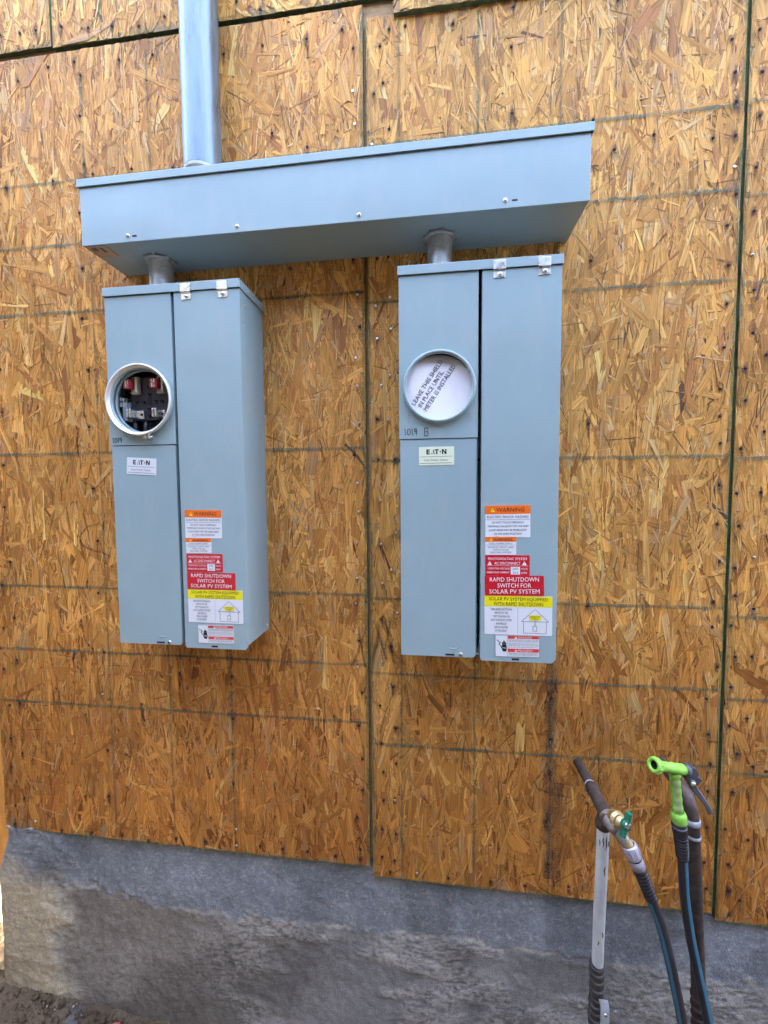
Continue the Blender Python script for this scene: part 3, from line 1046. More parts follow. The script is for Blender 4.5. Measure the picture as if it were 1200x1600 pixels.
def warning_labels(root, L, yf):
    """L: dict of (x,z,w,h) for every sticker"""
    tn = L.get('turn', 0.0)
    # 1 large orange and white warning
    x, z, w, h = L['w1']
    o, s = sticker(root, 'shock_warning_label', 'orange and white WARNING electric shock hazard sticker', x, z, yf, w, h, M_WHITE, turn=tn)
    s.poly(rounded(0, -.27 * h, w, 0, .0018), ORG, .0002)
    s.text('WARNING', .56 * w, -.137 * h, .62 * w, .125 * h, INK)
    tri_sign(s, .165 * w, -.15 * h, .125 * h, YEL, INK)
    s.text('ELECTRIC SHOCK HAZARD', .5 * w, -.355 * h, .92 * w, .075 * h, INK)
    s.line((.01 * w, -.44 * h), (.99 * w, -.44 * h), .0006, GRY)
    for i, (t, ww) in enumerate((('DO NOT TOUCH TERMINALS', .70), ('TERMINALS ON BOTH THE LINE AND', .91), ('LOAD SIDES MAY BE ENERGIZED', .84), ('IN THE OPEN POSITION', .60))):
        s.text(t, .5 * w, (-.53 - i * .118) * h, ww * w, .062 * h, INK)
    s.line((.2 * w, -.955 * h), (.3 * w, -.955 * h), .0005, GRY)
    s.b.build('lettering', LM, o, fix=False)
    # 2 small orange and white warning
    x, z, w, h = L['w2']
    o, s = sticker(root, 'supply_warning_label', 'small orange and white WARNING dual power supply sticker', x, z, yf, w, h, M_WHITE, turn=tn)
    s.poly(rounded(0, -.27 * h, w, 0, .0015), ORG, .0002)
    s.text('WARNING', .57 * w, -.14 * h, .60 * w, .155 * h, INK)
    tri_sign(s, .19 * w, -.15 * h, .16 * h, YEL, INK)
    s.text('DUAL POWER SUPPLY', .5 * w, -.375 * h, .76 * w, .085 * h, INK)
    s.line((.01 * w, -.46 * h), (.99 * w, -.46 * h), .0005, GRY)
    for i, (t, ww) in enumerate((('SOURCES: UTILITY GRID', .84), ('AND PV SOLAR', .52), ('ELECTRIC SYSTEM', .66))):
        s.text(t, .5 * w, (-.57 - i * .145) * h, ww * w, .085 * h, INK)
    s.b.build('lettering', LM, o, fix=False)
    # 3 red photovoltaic disconnect
    x, z, w, h = L['pv']
    o, s = sticker(root, 'disconnect_label', 'red PHOTOVOLTAIC SYSTEM AC DISCONNECT sticker with handwritten values', x, z, yf, w, h, M_RED, turn=tn)
    s.text('PHOTOVOLTAIC SYSTEM', .5 * w, -.17 * h, .87 * w, .125 * h, INKW)
    s.text('AC DISCONNECT', .5 * w, -.385 * h, .59 * w, .135 * h, INKW)
    tri_sign(s, .10 * w, -.39 * h, .19 * h, INKW, REDD)
    tri_sign(s, .88 * w, -.39 * h, .19 * h, INKW, REDD)
    s.line((.03 * w, -.51 * h), (.97 * w, -.51 * h), .0006, INKW)
    s.text('OPERATING VOLTAGE', .30 * w, -.64 * h, .50 * w, .095 * h, INKW)
    s.text('OPERATING CURRENT', .29 * w, -.83 * h, .52 * w, .095 * h, INKW)
    s.text('VOLTS', .875 * w, -.66 * h, .155 * w, .095 * h, INKW)
    s.text('AMPS', .87 * w, -.85 * h, .14 * w, .095 * h, INKW)
    s.rect(.575 * w, -.93 * h, .785 * w, -.56 * h, WHT, .0003)
    for vv, t in ((-.655, '240'), (-.84, '24.5')):
        s.text(t, .68 * w, vv * h, .12 * w, .11 * h, GRY, .0)
    s.b.build('lettering', LM, o, fix=False)
    # 4 dark red rapid shutdown placard
    x, z, w, h = L['rs']
    o, s = sticker(root, 'rapid_shutdown_label', 'dark red RAPID SHUTDOWN SWITCH placard with white letters', x, z, yf - .0006, w, h, M_RED, turn=tn)
    for i, (t, ww) in enumerate((('RAPID SHUTDOWN', .83), ('SWITCH FOR', .57), ('SOLAR PV SYSTEM', .85))):
        s.text(t, .5 * w, (-.18 - i * .305) * h, ww * w, .215 * h, INKW)
    for u in (.02, .975):
        s.line((u * w, -.42 * h), (u * w, -.56 * h), .0007, RED2)
    s.b.build('lettering', LM, o, fix=False)
    # 5 yellow and white house diagram
    x, z, w, h = L['sy']
    o, s = sticker(root, 'solar_diagram_label', 'yellow and white sticker with outline drawing of a house', x, z, yf, w, h, M_WHITE, r=.0008, turn=tn)
    s.rect(0, -.275 * h, w, 0, YEL, .0002)
    s.text('SOLAR PV SYSTEM EQUIPPED', .5 * w, -.085 * h, .87 * w, .098 * h, INK)
    s.text('WITH RAPID SHUTDOWN', .5 * w, -.205 * h, .73 * w, .098 * h, INK)
    for i, (t, ww) in enumerate((('TURN RAPID SHUTDOWN', .32), ('SWITCH TO THE', .20), ('"OFF" POSITION TO', .25), ('SHUT DOWN PV SYSTEM', .31), ('AND REDUCE', .16), ('SHOCK HAZARD', .20), ('IN THE ARRAY', .175))):
        s.text(t, .25 * w, (-.345 - i * .0925) * h, ww * w, .056 * h, INK)
    s.line((.495 * w, -.29 * h), (.495 * w, -.97 * h), .0004, GRY)
    for p, q in (((.55, -.645), (.75, -.33)), ((.75, -.33), (.95, -.645)), ((.55, -.645), (.95, -.645)), ((.583, -.645), (.583, -.94)), ((.915, -.645), (.915, -.945)), ((.583, -.94), (.915, -.945)),
                 ((.75, -.60), (.75, -.76)), ((.72, -.76), (.775, -.76)), ((.72, -.885), (.775, -.885)), ((.72, -.76), (.72, -.885)), ((.775, -.76), (.775, -.885))):
        s.line((p[0] * w, p[1] * h), (q[0] * w, q[1] * h), .0008, INK)
    s.poly(rounded(.665 * w, -.61 * h, .835 * w, -.485 * h, .0018), YEL, .00055)
    s.text('SOLAR ELECTRIC', .75 * w, -.52 * h, .155 * w, .042 * h, INK, lift=.0007)
    s.text('PV PANELS', .75 * w, -.575 * h, .10 * w, .042 * h, INK, lift=.0007)
    s.b.build('lettering', LM, o, fix=False)
    # 6 danger sticker with burnt hand
    x, z, w, h = L['dg']
    o, s = sticker(root, 'danger_label', 'pale DANGER and PELIGRO sticker with a black hand symbol', x, z, yf, w, h, M_WHITE, r=.0012, turn=tn)
    s.rect(.29 * w, -.16 * h, .99 * w, -.02 * h, RED2, .0002)
    s.rect(.29 * w, -.78 * h, .99 * w, -.62 * h, RED2, .0002)
    s.text('DANGER', .68 * w, -.09 * h, .31 * w, .085 * h, INKW)
    s.text('PELIGRO', .68 * w, -.70 * h, .33 * w, .085 * h, INKW)
    tri_sign(s, .47 * w, -.095 * h, .12 * h, INKW, RED2)
    tri_sign(s, .47 * w, -.705 * h, .12 * h, INKW, RED2)
    rs = random.Random(3)
    for v in (-.21, -.255, -.30, -.38, -.43, -.48, -.55, -.83, -.875, -.92):
        u = .305
        while u < .95:
            l = rs.uniform(.02, .09)
            s.line((u * w, v * h), (min(u + l, .97) * w, v * h), .0007, GRY)
            u += l + .014
    for p, q in (((.03, -.22), (.12, -.34)), ((.12, -.34), (.08, -.40)), ((.08, -.40), (.13, -.53))):
        s.line((p[0] * w, p[1] * h), (q[0] * w, q[1] * h), .0016, INK)
    s.poly([(.145 * w, -.62 * h), (.155 * w, -.46 * h), (.25 * w, -.44 * h), (.265 * w, -.60 * h), (.25 * w, -.76 * h), (.17 * w, -.76 * h)], INK, .0004)
    for i, (u, t) in enumerate(((.165, -.33), (.19, -.26), (.215, -.27), (.24, -.33))):
        s.line((u * w, -.50 * h), ((u + .002) * w, t * h), .0022, INK)
    s.line((.155 * w, -.62 * h), (.125 * w, -.50 * h), .002, INK)
    s.line((.16 * w, -.585 * h), (.25 * w, -.60 * h), .0012, WHT, .0006)
    for p, q in (((.0, -.003), (1, -.003)), ((0, -.997), (1, -.997)), ((.002, 0), (.002, -1)), ((.998, 0), (.998, -1)), ((.285, 0), (.285, -1))):
        s.line((p[0] * w, p[1] * h), (q[0] * w, q[1] * h), .0005, GRY)
    s.b.build('lettering', LM, o, fix=False)


def maker_label(root, x, z, yf, base, turn, label):
    w, h = .083, .0435
    o, s = sticker(root, 'maker_label', label, x, z, yf, w, h, base, r=.0015, turn=turn)
    # block-letter wordmark: E, three wedge pieces, T, dot, N
    H0, H1 = -.41 * h, -.14 * h
    hh = H1 - H0
    u = .215 * w
    sw = .0030
    s.rect(u, H0, u + sw, H1, INK)
    for v in (H0, H0 + hh * .5 - .0012, H1 - .0024):
        s.rect(u + sw, v, u + .0082, v + .0024, INK, .00027)
    ua = u + .0118
    s.poly([(ua - .0004, H0), (ua + .0022, H0), (ua + .0030, H0 + hh * .24), (ua + .0006, H0 + hh * .24)], INK)
    s.poly([(ua + .0038, H0 + hh * .42), (ua + .0056, H0 + hh * .42), (ua + .0047, H0 + hh * .62)], INK)
    s.poly([(ua + .0060, H0), (ua + .0082, H0), (ua + .0052, H1), (ua + .0036, H1 - hh * .2)], INK, .0003)
    ut = ua + .0076
    s.rect(ut, H1 - .0024, ut + .0100, H1, INK)
    s.rect(ut + .0034, H0, ut + .0066, H1 - .0024, INK, .00027)
    s.poly([(ut + .0134 + .0017 * math.cos(a), (H0 + H1) / 2 + .0017 * math.sin(a)) for a in np.linspace(0, 2 * math.pi, 12, False)], INK)
    un = ut + .0172
    s.rect(un, H0, un + sw, H1, INK)
    s.rect(un + .0078, H0, un + .0078 + sw, H1, INK)
    s.poly([(un, H1), (un + .0034, H1), (un + .0108, H0), (un + .0074, H0)], INK, .00028)
    s.line((.03 * w, -.535 * h), (.95 * w, -.535 * h), .0007, INK)
    s.line((.03 * w, -.89 * h), (.95 * w, -.89 * h), .0009, INK)
    s.text('Solar Power Center', .49 * w, -.715 * h, .68 * w, .115 * h, GRY)
    s.b.build('lettering', LM, o, fix=False)


def handwriting(root, strokes, x, z, y, k):
    b = MB()
    for st in strokes:
        P = [(x + p[0] * k, y - .0006, z + p[1] * k) for p in st]
        b.tube(P, .0007, 6)
    b.build('marker_writing', M_INK, root, fix=False)


def arc(cx, cz, rx, rz, a0, a1, n=10):
    return [(cx + rx * math.cos(R(a0 + (a1 - a0) * i / n)), cz + rz * math.sin(R(a0 + (a1 - a0) * i / n))) for i in range(n + 1)]


S_1019 = [[(0, 1), (.05, 0)], arc(.55, .5, .22, .42, 90, 450), [(1.02, .95), (1.05, .05)], arc(1.5, .72, .17, .24, 0, 360), [(1.67, .75), (1.62, .1)]]
S_B = [[(2.75, 1.0), (2.72, -.1)], arc(2.95, .75, .25, .27, 120, -90), arc(2.95, .2, .32, .3, 90, -130)]


# ------------------------------------------------------------------ screws
def screw(root, x, y, z, r=.0045, axis_=(0, -1, 0), name='screw', washer=False):
    b = MB()
    pr = [(-.001, r), (.0012, r), (.0022, r * .82), (.0024, .0002)]
    if washer:
        pr = [(-.001, r * 1.35), (.0006, r * 1.35), (.0007, r)] + pr[1:]
    b.lathe((x, y, z), axis_, pr, n=14)
    ax = Vector(axis_)
    if abs(ax.y) > .5:
        b.box(x - r * .7, x + r * .7, y - .0030, y - .0022, z - r * .13, z + r * .13, 1)
    return b.build(name, [M_ZINC, M_BLACKHOLE], root)


# ------------------------------------------------------------------ wireway (long trough)
WX0, WX1, WZ0, WZ1, WD = -.888, .3405, 2.2275, 2.386, .1502
ww = thing('wireway_box', 'long horizontal grey steel wireway above both meter panels', 'wireway', ((WX0 + WX1) / 2, 0, WZ0))
b = MB()
b.box(WX0 + .002, WX1 - .002, -WD + .0035, -.002, WZ0, WZ1 - .002)
b.build('trough', M_PAINT, ww, bevel=.0012)
b = MB()   # screw-on front cover: a sheet with a return under the trough
b.box(WX0 + .001, WX1 - .001, -WD, -WD + .0028, WZ0 - .0015, WZ1 - .0185)
b.build('front_cover', M_PAINT, ww, bevel=.001)
b = MB()   # hood along the top with a front flange
b.box(WX0 - .004, WX1 + .004, -WD - .0045, -WD - .002, WZ1 - .0185, WZ1)
b.box(WX0 - .004, WX1 + .004, -WD - .002, -.002, WZ1 - .0015, WZ1 + .0008)
b.box(WX0 - .004, WX0 - .002, -WD - .002, -.002, WZ1 - .0185, WZ1 - .0015)
b.box(WX1 + .002, WX1 + .004, -WD - .002, -.002, WZ1 - .0185, WZ1 - .0015)
b.build('hood', M_PAINT, ww, bevel=.0008)
for x, z in ((-.7585, 2.241), (-.470, 2.2395), (-.171, 2.240), (.160, 2.2425)):
    screw(ww, x, -WD, z, .0048)
for x, z in ((-.741, 2.2395), (.1805, 2.2415)):
    b = MB()
    b.box(x - .006, x + .006, -WD - .0004, -WD + .001, z - .0018, z + .0018)
    b.build('slot', M_BLACKHOLE, ww)
o, s = sticker(ww, 'paper_label', 'torn tan paper label at the left end of the underside', 0, 0, 0, .01, .01, M_KRAFT)
bpy.data.objects.remove(o)
b = MB()
b.box(-.884, -.828, -.145, -.098, WZ0 - .0018, WZ0 - .0005)
b.box(-.872, -.858, -.140, -.128, WZ0 - .0024, WZ0 - .0019, 1)
b.box(-.850, -.842, -.138, -.120, WZ0 - .0024, WZ0 - .0019, 1)
pl = b.build('paper_label', [M_KRAFT, M_INKGREY], ww)
pl['label'] = 'tan paper label under the left end of the wireway'


# ------------------------------------------------------------------ conduit riser and nipples
cx, cy = -.604, -.062
riser = thing('conduit_riser', 'wide galvanised conduit rising from the top of the wireway', 'conduit', (cx, cy, WZ1))
b = MB()
zz = np.arange(2.440, 4.01, .02)
b.tube([(cx + .0006 * math.sin(z * 9), cy, z) for z in zz], [.0475 + .0002 * math.sin(z * 31) for z in zz], 48)
b.build('pipe', M_GALV, riser)
b = MB()
b.lathe((cx, cy, 2.3868), (0, 0, 1), [(0, .0505), (.006, .0505), (.008, .0440), (.042, .0440), (.043, .0470), (.045, .0482), (.0465, .0470), (.048, .0482), (.0495, .0470), (.051, .0482), (.0525, .0470), (.056, .0470)], 48)
b.build('threaded_hub', M_GALV_DULL, riser)

for nx, lbl in ((-.735, 'short galvanised nipple between wireway and left meter panel'), (.0165, 'short galvanised nipple between wireway and right meter panel')):
    r = thing('conduit_nipple', lbl, 'conduit', (nx, -.06, 2.12), 'conduit nipples under the wireway')
    b = MB()
    b.lathe((nx, -.06, 2.118), (0, 0, 1), [(0, .0305), (.008, .0302), (.05, .0300), (.092, .0303), (.108, .0303)], 40)
    b.build('pipe', M_GALV_DULL, r)
    b = MB()
    b.lathe((nx, -.06, WZ0 - .0085), (0, 0, 1), [(0, .0304), (.0002, .0375), (.0015, .0385), (.006, .0385), (.0075, .036), (.0082, .0304)], 40)
    for i in range(8):
        a = i * math.pi / 4 + .2
        b.box(nx + .0395 * math.cos(a) - .004, nx + .0395 * math.cos(a) + .004, -.06 + .0395 * math.sin(a) - .004, -.06 + .0395 * math.sin(a) + .004, WZ0 - .0065, WZ0 - .001)
    b.build('locknut', M_GALV_DULL, r)


# ------------------------------------------------------------------ meter panels
def plate_with_hole(b, x0, x1, z0, z1, cx, cz, r, y0, y1, m=0):
    angs = sorted(set([2 * math.pi * i / 72 for i in range(72)] + [math.atan2(z - cz, x - cx) % (2 * math.pi) for x in (x0, x1) for z in (z0, z1)]))
    inn, out = [], []
    for a in angs:
        c, s = math.cos(a), math.sin(a)
        t = min(((x1 - cx) / c if c > 1e-9 else 1e9), ((x0 - cx) / c if c < -1e-9 else 1e9), ((z1 - cz) / s if s > 1e-9 else 1e9), ((z0 - cz) / s if s < -1e-9 else 1e9))
        inn.append((cx + r * c, cz + r * s))
        out.append((cx + t * c, cz + t * s))
    n = len(angs)
    v = [(p[0], y0, p[1]) for p in inn] + [(p[0], y0, p[1]) for p in out] + [(p[0], y1, p[1]) for p in inn] + [(p[0], y1, p[1]) for p in out]
    f = []
    for i in range(n):
        j = (i + 1) % n
        f += [(i, j, n + j, n + i), (2 * n + i, 3 * n + i, 3 * n + j, 2 * n + j), (i, 2 * n + i, 2 * n + j, j), (n + i, n + j, 3 * n + j, 3 * n + i)]
    b.add(v, f, m)


def meter_panel(x0, label, left):
    x1 = x0 + .366
    z0, z1 = 1.1935, 2.1215
    D = .1398
    root = thing('meter_panel', label, 'electrical panel', ((x0 + x1) / 2, 0, z0), 'meter panels on the wall')
    xs = x0 + .1845          # joint between covers and door
    # enclosure: back, sides, bottom, top, flanges
    b = MB()
    t = .0018
    b.box(x0 + .001, x1 - .001, -.004, -.0022, z0 + .006, z1 - .004)
    b.box(x0 + .001, x0 + .001 + t, -D + .009, -.0045, z0 + .006, z1 - .004)
    b.box(x1 - .001 - t, x1 - .001, -D + .009, -.0045, z0 + .006, z1 - .004)
    b.box(x0 + .0031, x1 - .0031, -D + .009, -.0045, z0 + .006, z0 + .006 + t)
    b.box(x0 + .0031, x1 - .0031, -D + .009, -.0045, z1 - .006, z1 - .004)
    b.box(xs - .0015, xs + .0005, -D + .012, -.0045, z0 + .009, z1 - .007)
    b.build('enclosure', M_PAINT, root, bevel=.0008)
    b = MB()   # hood
    b.box(x0 - .003, x1 + .003, -D - .0042, -D - .0020, z1 - .0205, z1 + .0006)
    b.box(x0 - .003, x1 + .003, -D - .0020, -.002, z1 - .0012, z1 + .0006)
    b.box(x0 - .003, x0 - .0012, -D - .0020, -.002, z1 - .0205, z1 - .0012)
    b.box(x1 + .0012, x1 + .003, -D - .0020, -.002, z1 - .0205, z1 - .0012)
    b.build('hood', M_PAINT, root, bevel=.0009)
    # upper cover with the meter opening, lower cover
    rx, rz = x0 + (.0945 if left else .0935), (1.8345 if left else 1.8415)
    zs = 1.722
    b = MB()
    plate_with_hole(b, x0 - .0005, xs - .001, zs, z1 - .0215, rx, rz, .0810 if left else .0775, -D, -D + .002)
    b.box(x0 - .0005, x0 + .0010, -D + .002, -D + .030, zs, z1 - .0215)
    b.box(xs - .0030, xs - .001, -D + .002, -D + .020, zs, z1 - .0215)
    b.build('upper_cover', M_PAINT, root, bevel=.0006)
    b = MB()
    c = .006
    b.prism([(x0 + .0015, z0), (xs - .003 - c, z0), (xs - .003, z0 + c), (xs - .003, zs - .0018), (x0 + .0015, zs - .0018)], -D + .0018, -D + .0036)
    b.box(xs - .0048, xs - .003, -D + .0036, -D + .02, z0 + c, zs - .0018)
    lc = b.build('lower_cover', M_PAINT, root, bevel=.0006)
    for x, z, w_, h_ in ((x0 + .1265 - .006, z0 + .0058, .022, .0042),):
        b = MB()
        b.box(x - w_ / 2, x + w_ / 2, -D + .0012, -D + .003, z - h_ / 2, z + h_ / 2)
        b.build('slot', M_BLACKHOLE, lc)
    screw(lc, x0 + .1455, -D + .0018, z0 + .0068, .0055)
    b = MB()   # embossed lug above the screw
    b.tube([(x0 + .128 + .009 * math.cos(a), -D + .0018, z0 + .024 + .004 * math.sin(a)) for a in np.linspace(math.pi, 2 * math.pi, 9)], .0012, 8)
    b.build('embossed_lug', M_PAINT, lc)
    # door
    dz0 = z0 - .005
    b = MB()
    b.prism([(xs + .0075, dz0 + .004), (xs + .0115, dz0), (x1 - .008, dz0), (x1 + .0005, dz0 + .010), (x1 + .0005, z1 - .0215), (xs + .0075, z1 - .0215)], -D - .0006, -D + .0014)
    b.box(xs + .0075, xs + .0095, -D + .0014, -D + .024, dz0 + .006, z1 - .0215)
    b.box(x1 - .0015, x1 + .0005, -D + .0014, -D + .024, dz0 + .014, z1 - .0215)
    dr = b.build('door', M_PAINT, root, bevel=.0008)
    b = MB()
    mx = xs + .090
    b.box(mx - .0085, mx + .0085, -D - .0010, -D + .001, dz0 + .0045, dz0 + .0090)
    b.build('slot', M_BLACKHOLE, dr)
    # hinge clips
    for hx in (xs + (.042 if left else .045), xs + (.139 if left else .143)):
        b = MB()
        b.box(hx - .0135, hx + .0135, -D - .0062, -D - .0044, z1 - .0235, z1 - .0040)
        b.box(hx - .0135, hx + .0135, -D - .0044, -D - .0009, z1 - .0255, z1 - .0237)
        b.box(hx - .0130, hx + .0130, -D - .0024, -D - .0008, z1 - .0410, z1 - .0256)
        h = b.build('hinge_clip', M_ZINC, root, bevel=.0005)
        screw(h, hx + .0015, -D - .0024, z1 - .0335, .0050)
    # side screws and rivets
    if left:
        for (y, z, r_) in ((-.113, z1 - .052, .0045), (-.121, z1 - .105, .0022), (-.020, z0 + .022, .003)):
            screw(root, x1 - .0008, y, z, r_, (1, 0, 0))
        for y in (-.098, -.022):
            screw(root, x1 + .0030, y, z1 - .0098, .0022, (1, 0, 0))
    # meter opening
    if left:
        b = MB()
        b.lathe((rx, -D + .002, rz), (0, -1, 0), [(0, .0800), (0, .0875), (.006, .0862), (.010, .0850), (.011, .0850), (.011, .0800)], 72, closed=True)
        b.build('socket_collar', M_PAINT, root)
        b = MB()
        b.lathe((rx, -D - .0085, rz), (0, -1, 0), [(0, .0822), (0, .0890), (.0015, .0905), (.0080, .0905), (.0095, .0897), (.0098, .0880), (.0095, .0862), (.0040, .0850), (.0030, .0822)], 72, closed=True)
        rg = b.build('sealing_ring', mat('bare_ring', (0.80, 0.78, 0.73), 0.42, 0.55, var=.08, vscale=40), root)
        b = MB()
        for s_ in (-1, 1):
            b.box(rx + .022 + s_ * .0055 - .002, rx + .022 + s_ * .0055 + .002, -D - .017, -D - .006, rz - .0995, rz - .0865)
        b.tube([(rx + .009, -D - .011, rz - .0945), (rx + .036, -D - .011, rz - .0945)], .0028, 8)
        b.build('ring_latch', M_ZINC, rg, bevel=.0006)
        # inside of the socket
        b = MB()
        b.lathe((rx, -D + .004, rz), (0, 1, 0), [(0, .0798), (.010, .0798), (.010, .0785), (0, .0785)], 60, closed=True)
        b.build('socket_sleeve', M_PAINT, root)
        b = MB()
        b.box(x0 + .003, xs - .003, -.086, -.082, rz - .100, rz + .100)
        b.box(rx - .053, rx + .080, -.110, -.0865, rz - .044, rz + .068)
        for (u, v) in ((-.038, .005), (-.0175, .0046), (.0176, .005), (.034, .0046), (-.001, .0426), (0, .0241), (-.0016, -.0144), (-.002, -.0312)):
            b.lathe((rx + u, -.110, rz + v), (0, -1, 0), [(0, .0050), (.006, .0046), (.006, .0026), (.001, .0026), (.001, .0001)], 14)
        for v in (.014, .009, -.004, -.010):
            b.box(rx - .058, rx - .030, -.1115, -.1101, rz + v, rz + v + .0016)
        sb = b.build('socket_base', M_BLACKPL, root, bevel=.0006)
        b = MB()
        b.box(rx - .006, rx + .006, -.1106, -.1090, rz - .004, rz + .0155)
        b.build('base_slot', M_BLACKHOLE, sb)
        for u in (-.036, .038):
            b = MB()
            b.box(rx + u - .012, rx + u + .012, -.1165, -.1102, rz + .024, rz + .069)
            b.box(rx + u + .005, rx + u + .012, -.126, -.1166, rz + .027, rz + .066)
            b.box(rx + u - .010, rx + u + .012, -.124, -.1167, rz + .0245, rz + .0268)
            hl_ = b.build('jaw_block', M_CREAM, root, bevel=.001)
            b = MB()
            b.lathe((rx + u - .003, -.1168, rz + .0625), (0, -1, 0), [(0, .0028), (.0006, .0028), (.0006, .0001)], 10)
            b.build('block_hole', M_BLACKHOLE, hl_)
            b = MB()
            b.box(rx + u - .021, rx + u + .003, -.135, -.1172, rz + .034, rz + .058)
            b.build('red_clip', M_REDPL, hl_, bevel=.0025)
            b = MB()
            b.box(rx + u - .0140, rx + u - .0100, -.1366, -.1352, rz + .0355, rz + .0565)
            b.box(rx + u - .0080, rx + u - .0045, -.1366, -.1352, rz + .0355, rz + .0565)
            b.build('contact_jaw', M_TIN, hl_, bevel=.0004)
        for u, long in ((-.0445, True), (.0275, False)):
            b = MB()
            b.box(rx + u - .0065, rx + u - .0012, -.134, -.1103, rz - .0395, rz - .0175)
            b.box(rx + u + .0012, rx + u + .0065, -.134, -.1103, rz - .0395, rz - .0175)
            b.box(rx + u - .0012, rx + u + .0012, -.1285, -.1103, rz - .0385, rz - .0185)
            e2 = .030 if long else .018
            b.prism([(rx + u + .007, rz - .036), (rx + u + .014, rz - .040), (rx + u + e2, rz - .041), (rx + u + e2, rz - .020), (rx + u + .014, rz - .020), (rx + u + .007, rz - .021)], -.1165, -.1103)
            b.lathe((rx + u + e2 - .006, -.1165, rz - .030), (0, -1, 0), [(0, .0035), (.0015, .0033), (.0018, .0001)], 12, 1)
            b.build('line_jaw', [M_TIN, M_RUSTNAIL], root, bevel=.0008)
        b = MB()
        b.box(rx - .0710, rx - .0580, -.122, -.0865, rz - .047, rz + .003)
        b.box(rx - .0575, rx - .0540, -.114, -.0865, rz - .047, rz + .003)
        b.build('neutral_bracket', M_PAINT_IN, root, bevel=.001)
        b = MB()
        for i in range(3):
            for k_ in (0, 1):
                b.box(rx - .079 + i * .0085, rx - .0725 + i * .0085, -.1235, -.1100, rz + .004 - k_ * .014 * (i < 2), rz + .016 - k_ * .014 * (i < 2) - .002 * i)
        b.build('lug_bar', M_TIN, root, bevel=.0012)
        for u in (-.05, -.02, .03):   # conductors dropping away below the jaws
            b = MB()
            b.tube(smooth_path([(rx + u, -.100, rz - .046), (rx + u + .004, -.108, rz - .062), (rx + u + .002, -.104, rz - .098)], 10), .0062, 12)
            b.build('conductor', M_BLACKPL, root)
    else:
        b = MB()
        b.lathe((rx, -D + .0005, rz), (0, -1, 0), [(0, .0775), (0, .0868), (.004, .0858), (.0105, .0838), (.0125, .0820), (.0130, .0795), (.0120, .0772), (.0060, .0762)], 72, closed=True)
        b.build('socket_collar', M_PAINT, root)
        # shield: bent card standing behind the opening
        b = MB()
        n, rr = 40, .0790
        vs, fs = [], []
        for i in range(n + 1):
            for j in range(n + 1):
                u, v = (i / n * 2 - 1) * rr, (j / n * 2 - 1) * rr
                dd = math.hypot(u, v)
                if dd > rr:
                    u, v = u * rr / dd, v * rr / dd
                y = -D + .0035 + .030 * max(v / rr - .55, 0) ** 1.5 + .0030 * math.sin(u * 30 + v * 14) + .006 * max(u / rr + v / rr - .75, 0)
                vs.append((rx + u, y, rz + v))
        for i in range(n):
            for j in range(n):
                fs.append((i * (n + 1) + j, (i + 1) * (n + 1) + j, (i + 1) * (n + 1) + j + 1, i * (n + 1) + j + 1))
        b.add(vs, fs, 0, True)
        sh = b.build('meter_shield', M_CARD, root, fix=False)
        sh['label'] = 'white card shield in the round meter opening with printed instruction'
        s = Sheet(rx, rz, -D + .0015, 0)
        tn = R(57)
        nrm = (math.sin(tn), -math.cos(tn))
        dirv = (math.cos(tn), math.sin(tn))
        for k, (t, w_, sh_) in enumerate((('LEAVE THIS SHIELD', .122, -.0045), ('IN PLACE UNTIL', .097, -.0135), ('METER IS INSTALLED.', .128, .0015))):
            dd = -.030 + k * .0158
            s.text(t, nrm[0] * dd + dirv[0] * sh_, nrm[1] * dd + dirv[1] * sh_, w_, .0108, INK, turn=tn)
        # follow the bend of the card
        V = []
        for (x, y, z) in s.b.v:
            u, v = x - rx, z - rz
            y = -D + .0035 + .030 * max(v / rr - .55, 0) ** 1.5 + .0030 * math.sin(u * 30 + v * 14) + .006 * max(u / rr + v / rr - .75, 0)
            V.append((x, y - .0010, z))
        s.b.v = V
        s.b.build('lettering', LM, sh, fix=False)
        b = MB()
        b.box(x0 + .004, xs - .004, -.064, -.060, rz - .11, rz + .11)
        b.build('socket_base', M_BLACKPL, root)
        for sx in (-1, 1):
            b = MB()
            for dz in (0, -.008, -.015):
                b.box(rx + sx * .071 - .0022, rx + sx * .071 + .0022, -D - .0006, -D + .0004, rz - .064 + dz - .0006, rz - .064 + dz + .0006)
            b.build('stamped_mark', M_PAINT_IN, root)
    # labels
    if left:
        warning_labels(root, dict(w1=(-.637, 1.553, .100, .073), w2=(-.637, 1.4795, .070, .039), pv=(-.6365, 1.4385, .099, .047),
                                  rs=(-.636, 1.3905, .132, .044), sy=(-.636, 1.345, .1505, .087), dg=(-.611, 1.251, .0985, .0475), turn=R(.15)), -D - .0010)
        maker_label(root, -.796, 1.691, -D + .0014, M_WHITE, R(-4.0), 'white maker sticker below the meter opening')
        handwriting(root, S_1019, -.8325, 1.728, -D, .0145)
    else:
        warning_labels(root, dict(w1=(.122, 1.562, .1025, .0755), w2=(.1225, 1.488, .071, .0425), pv=(.123, 1.4445, .1015, .049),
                                  rs=(.122, 1.395, .135, .047), sy=(.122, 1.348, .155, .0935), dg=(.1475, 1.253, .1012, .052), turn=R(.8)), -D - .0010)
        maker_label(root, -.0335, 1.702, -D + .0014, M_CREAMLBL, R(.8), 'pale yellow maker sticker below the meter opening')
        handwriting(root, S_1019 + S_B, -.0665, 1.730, -D, .0170)
    return root


meter_panel(-.8405, 'grey meter panel on the left with its round meter socket open', True)
meter_panel(-.0795, 'grey meter panel on the right with a white card in its meter opening', False)


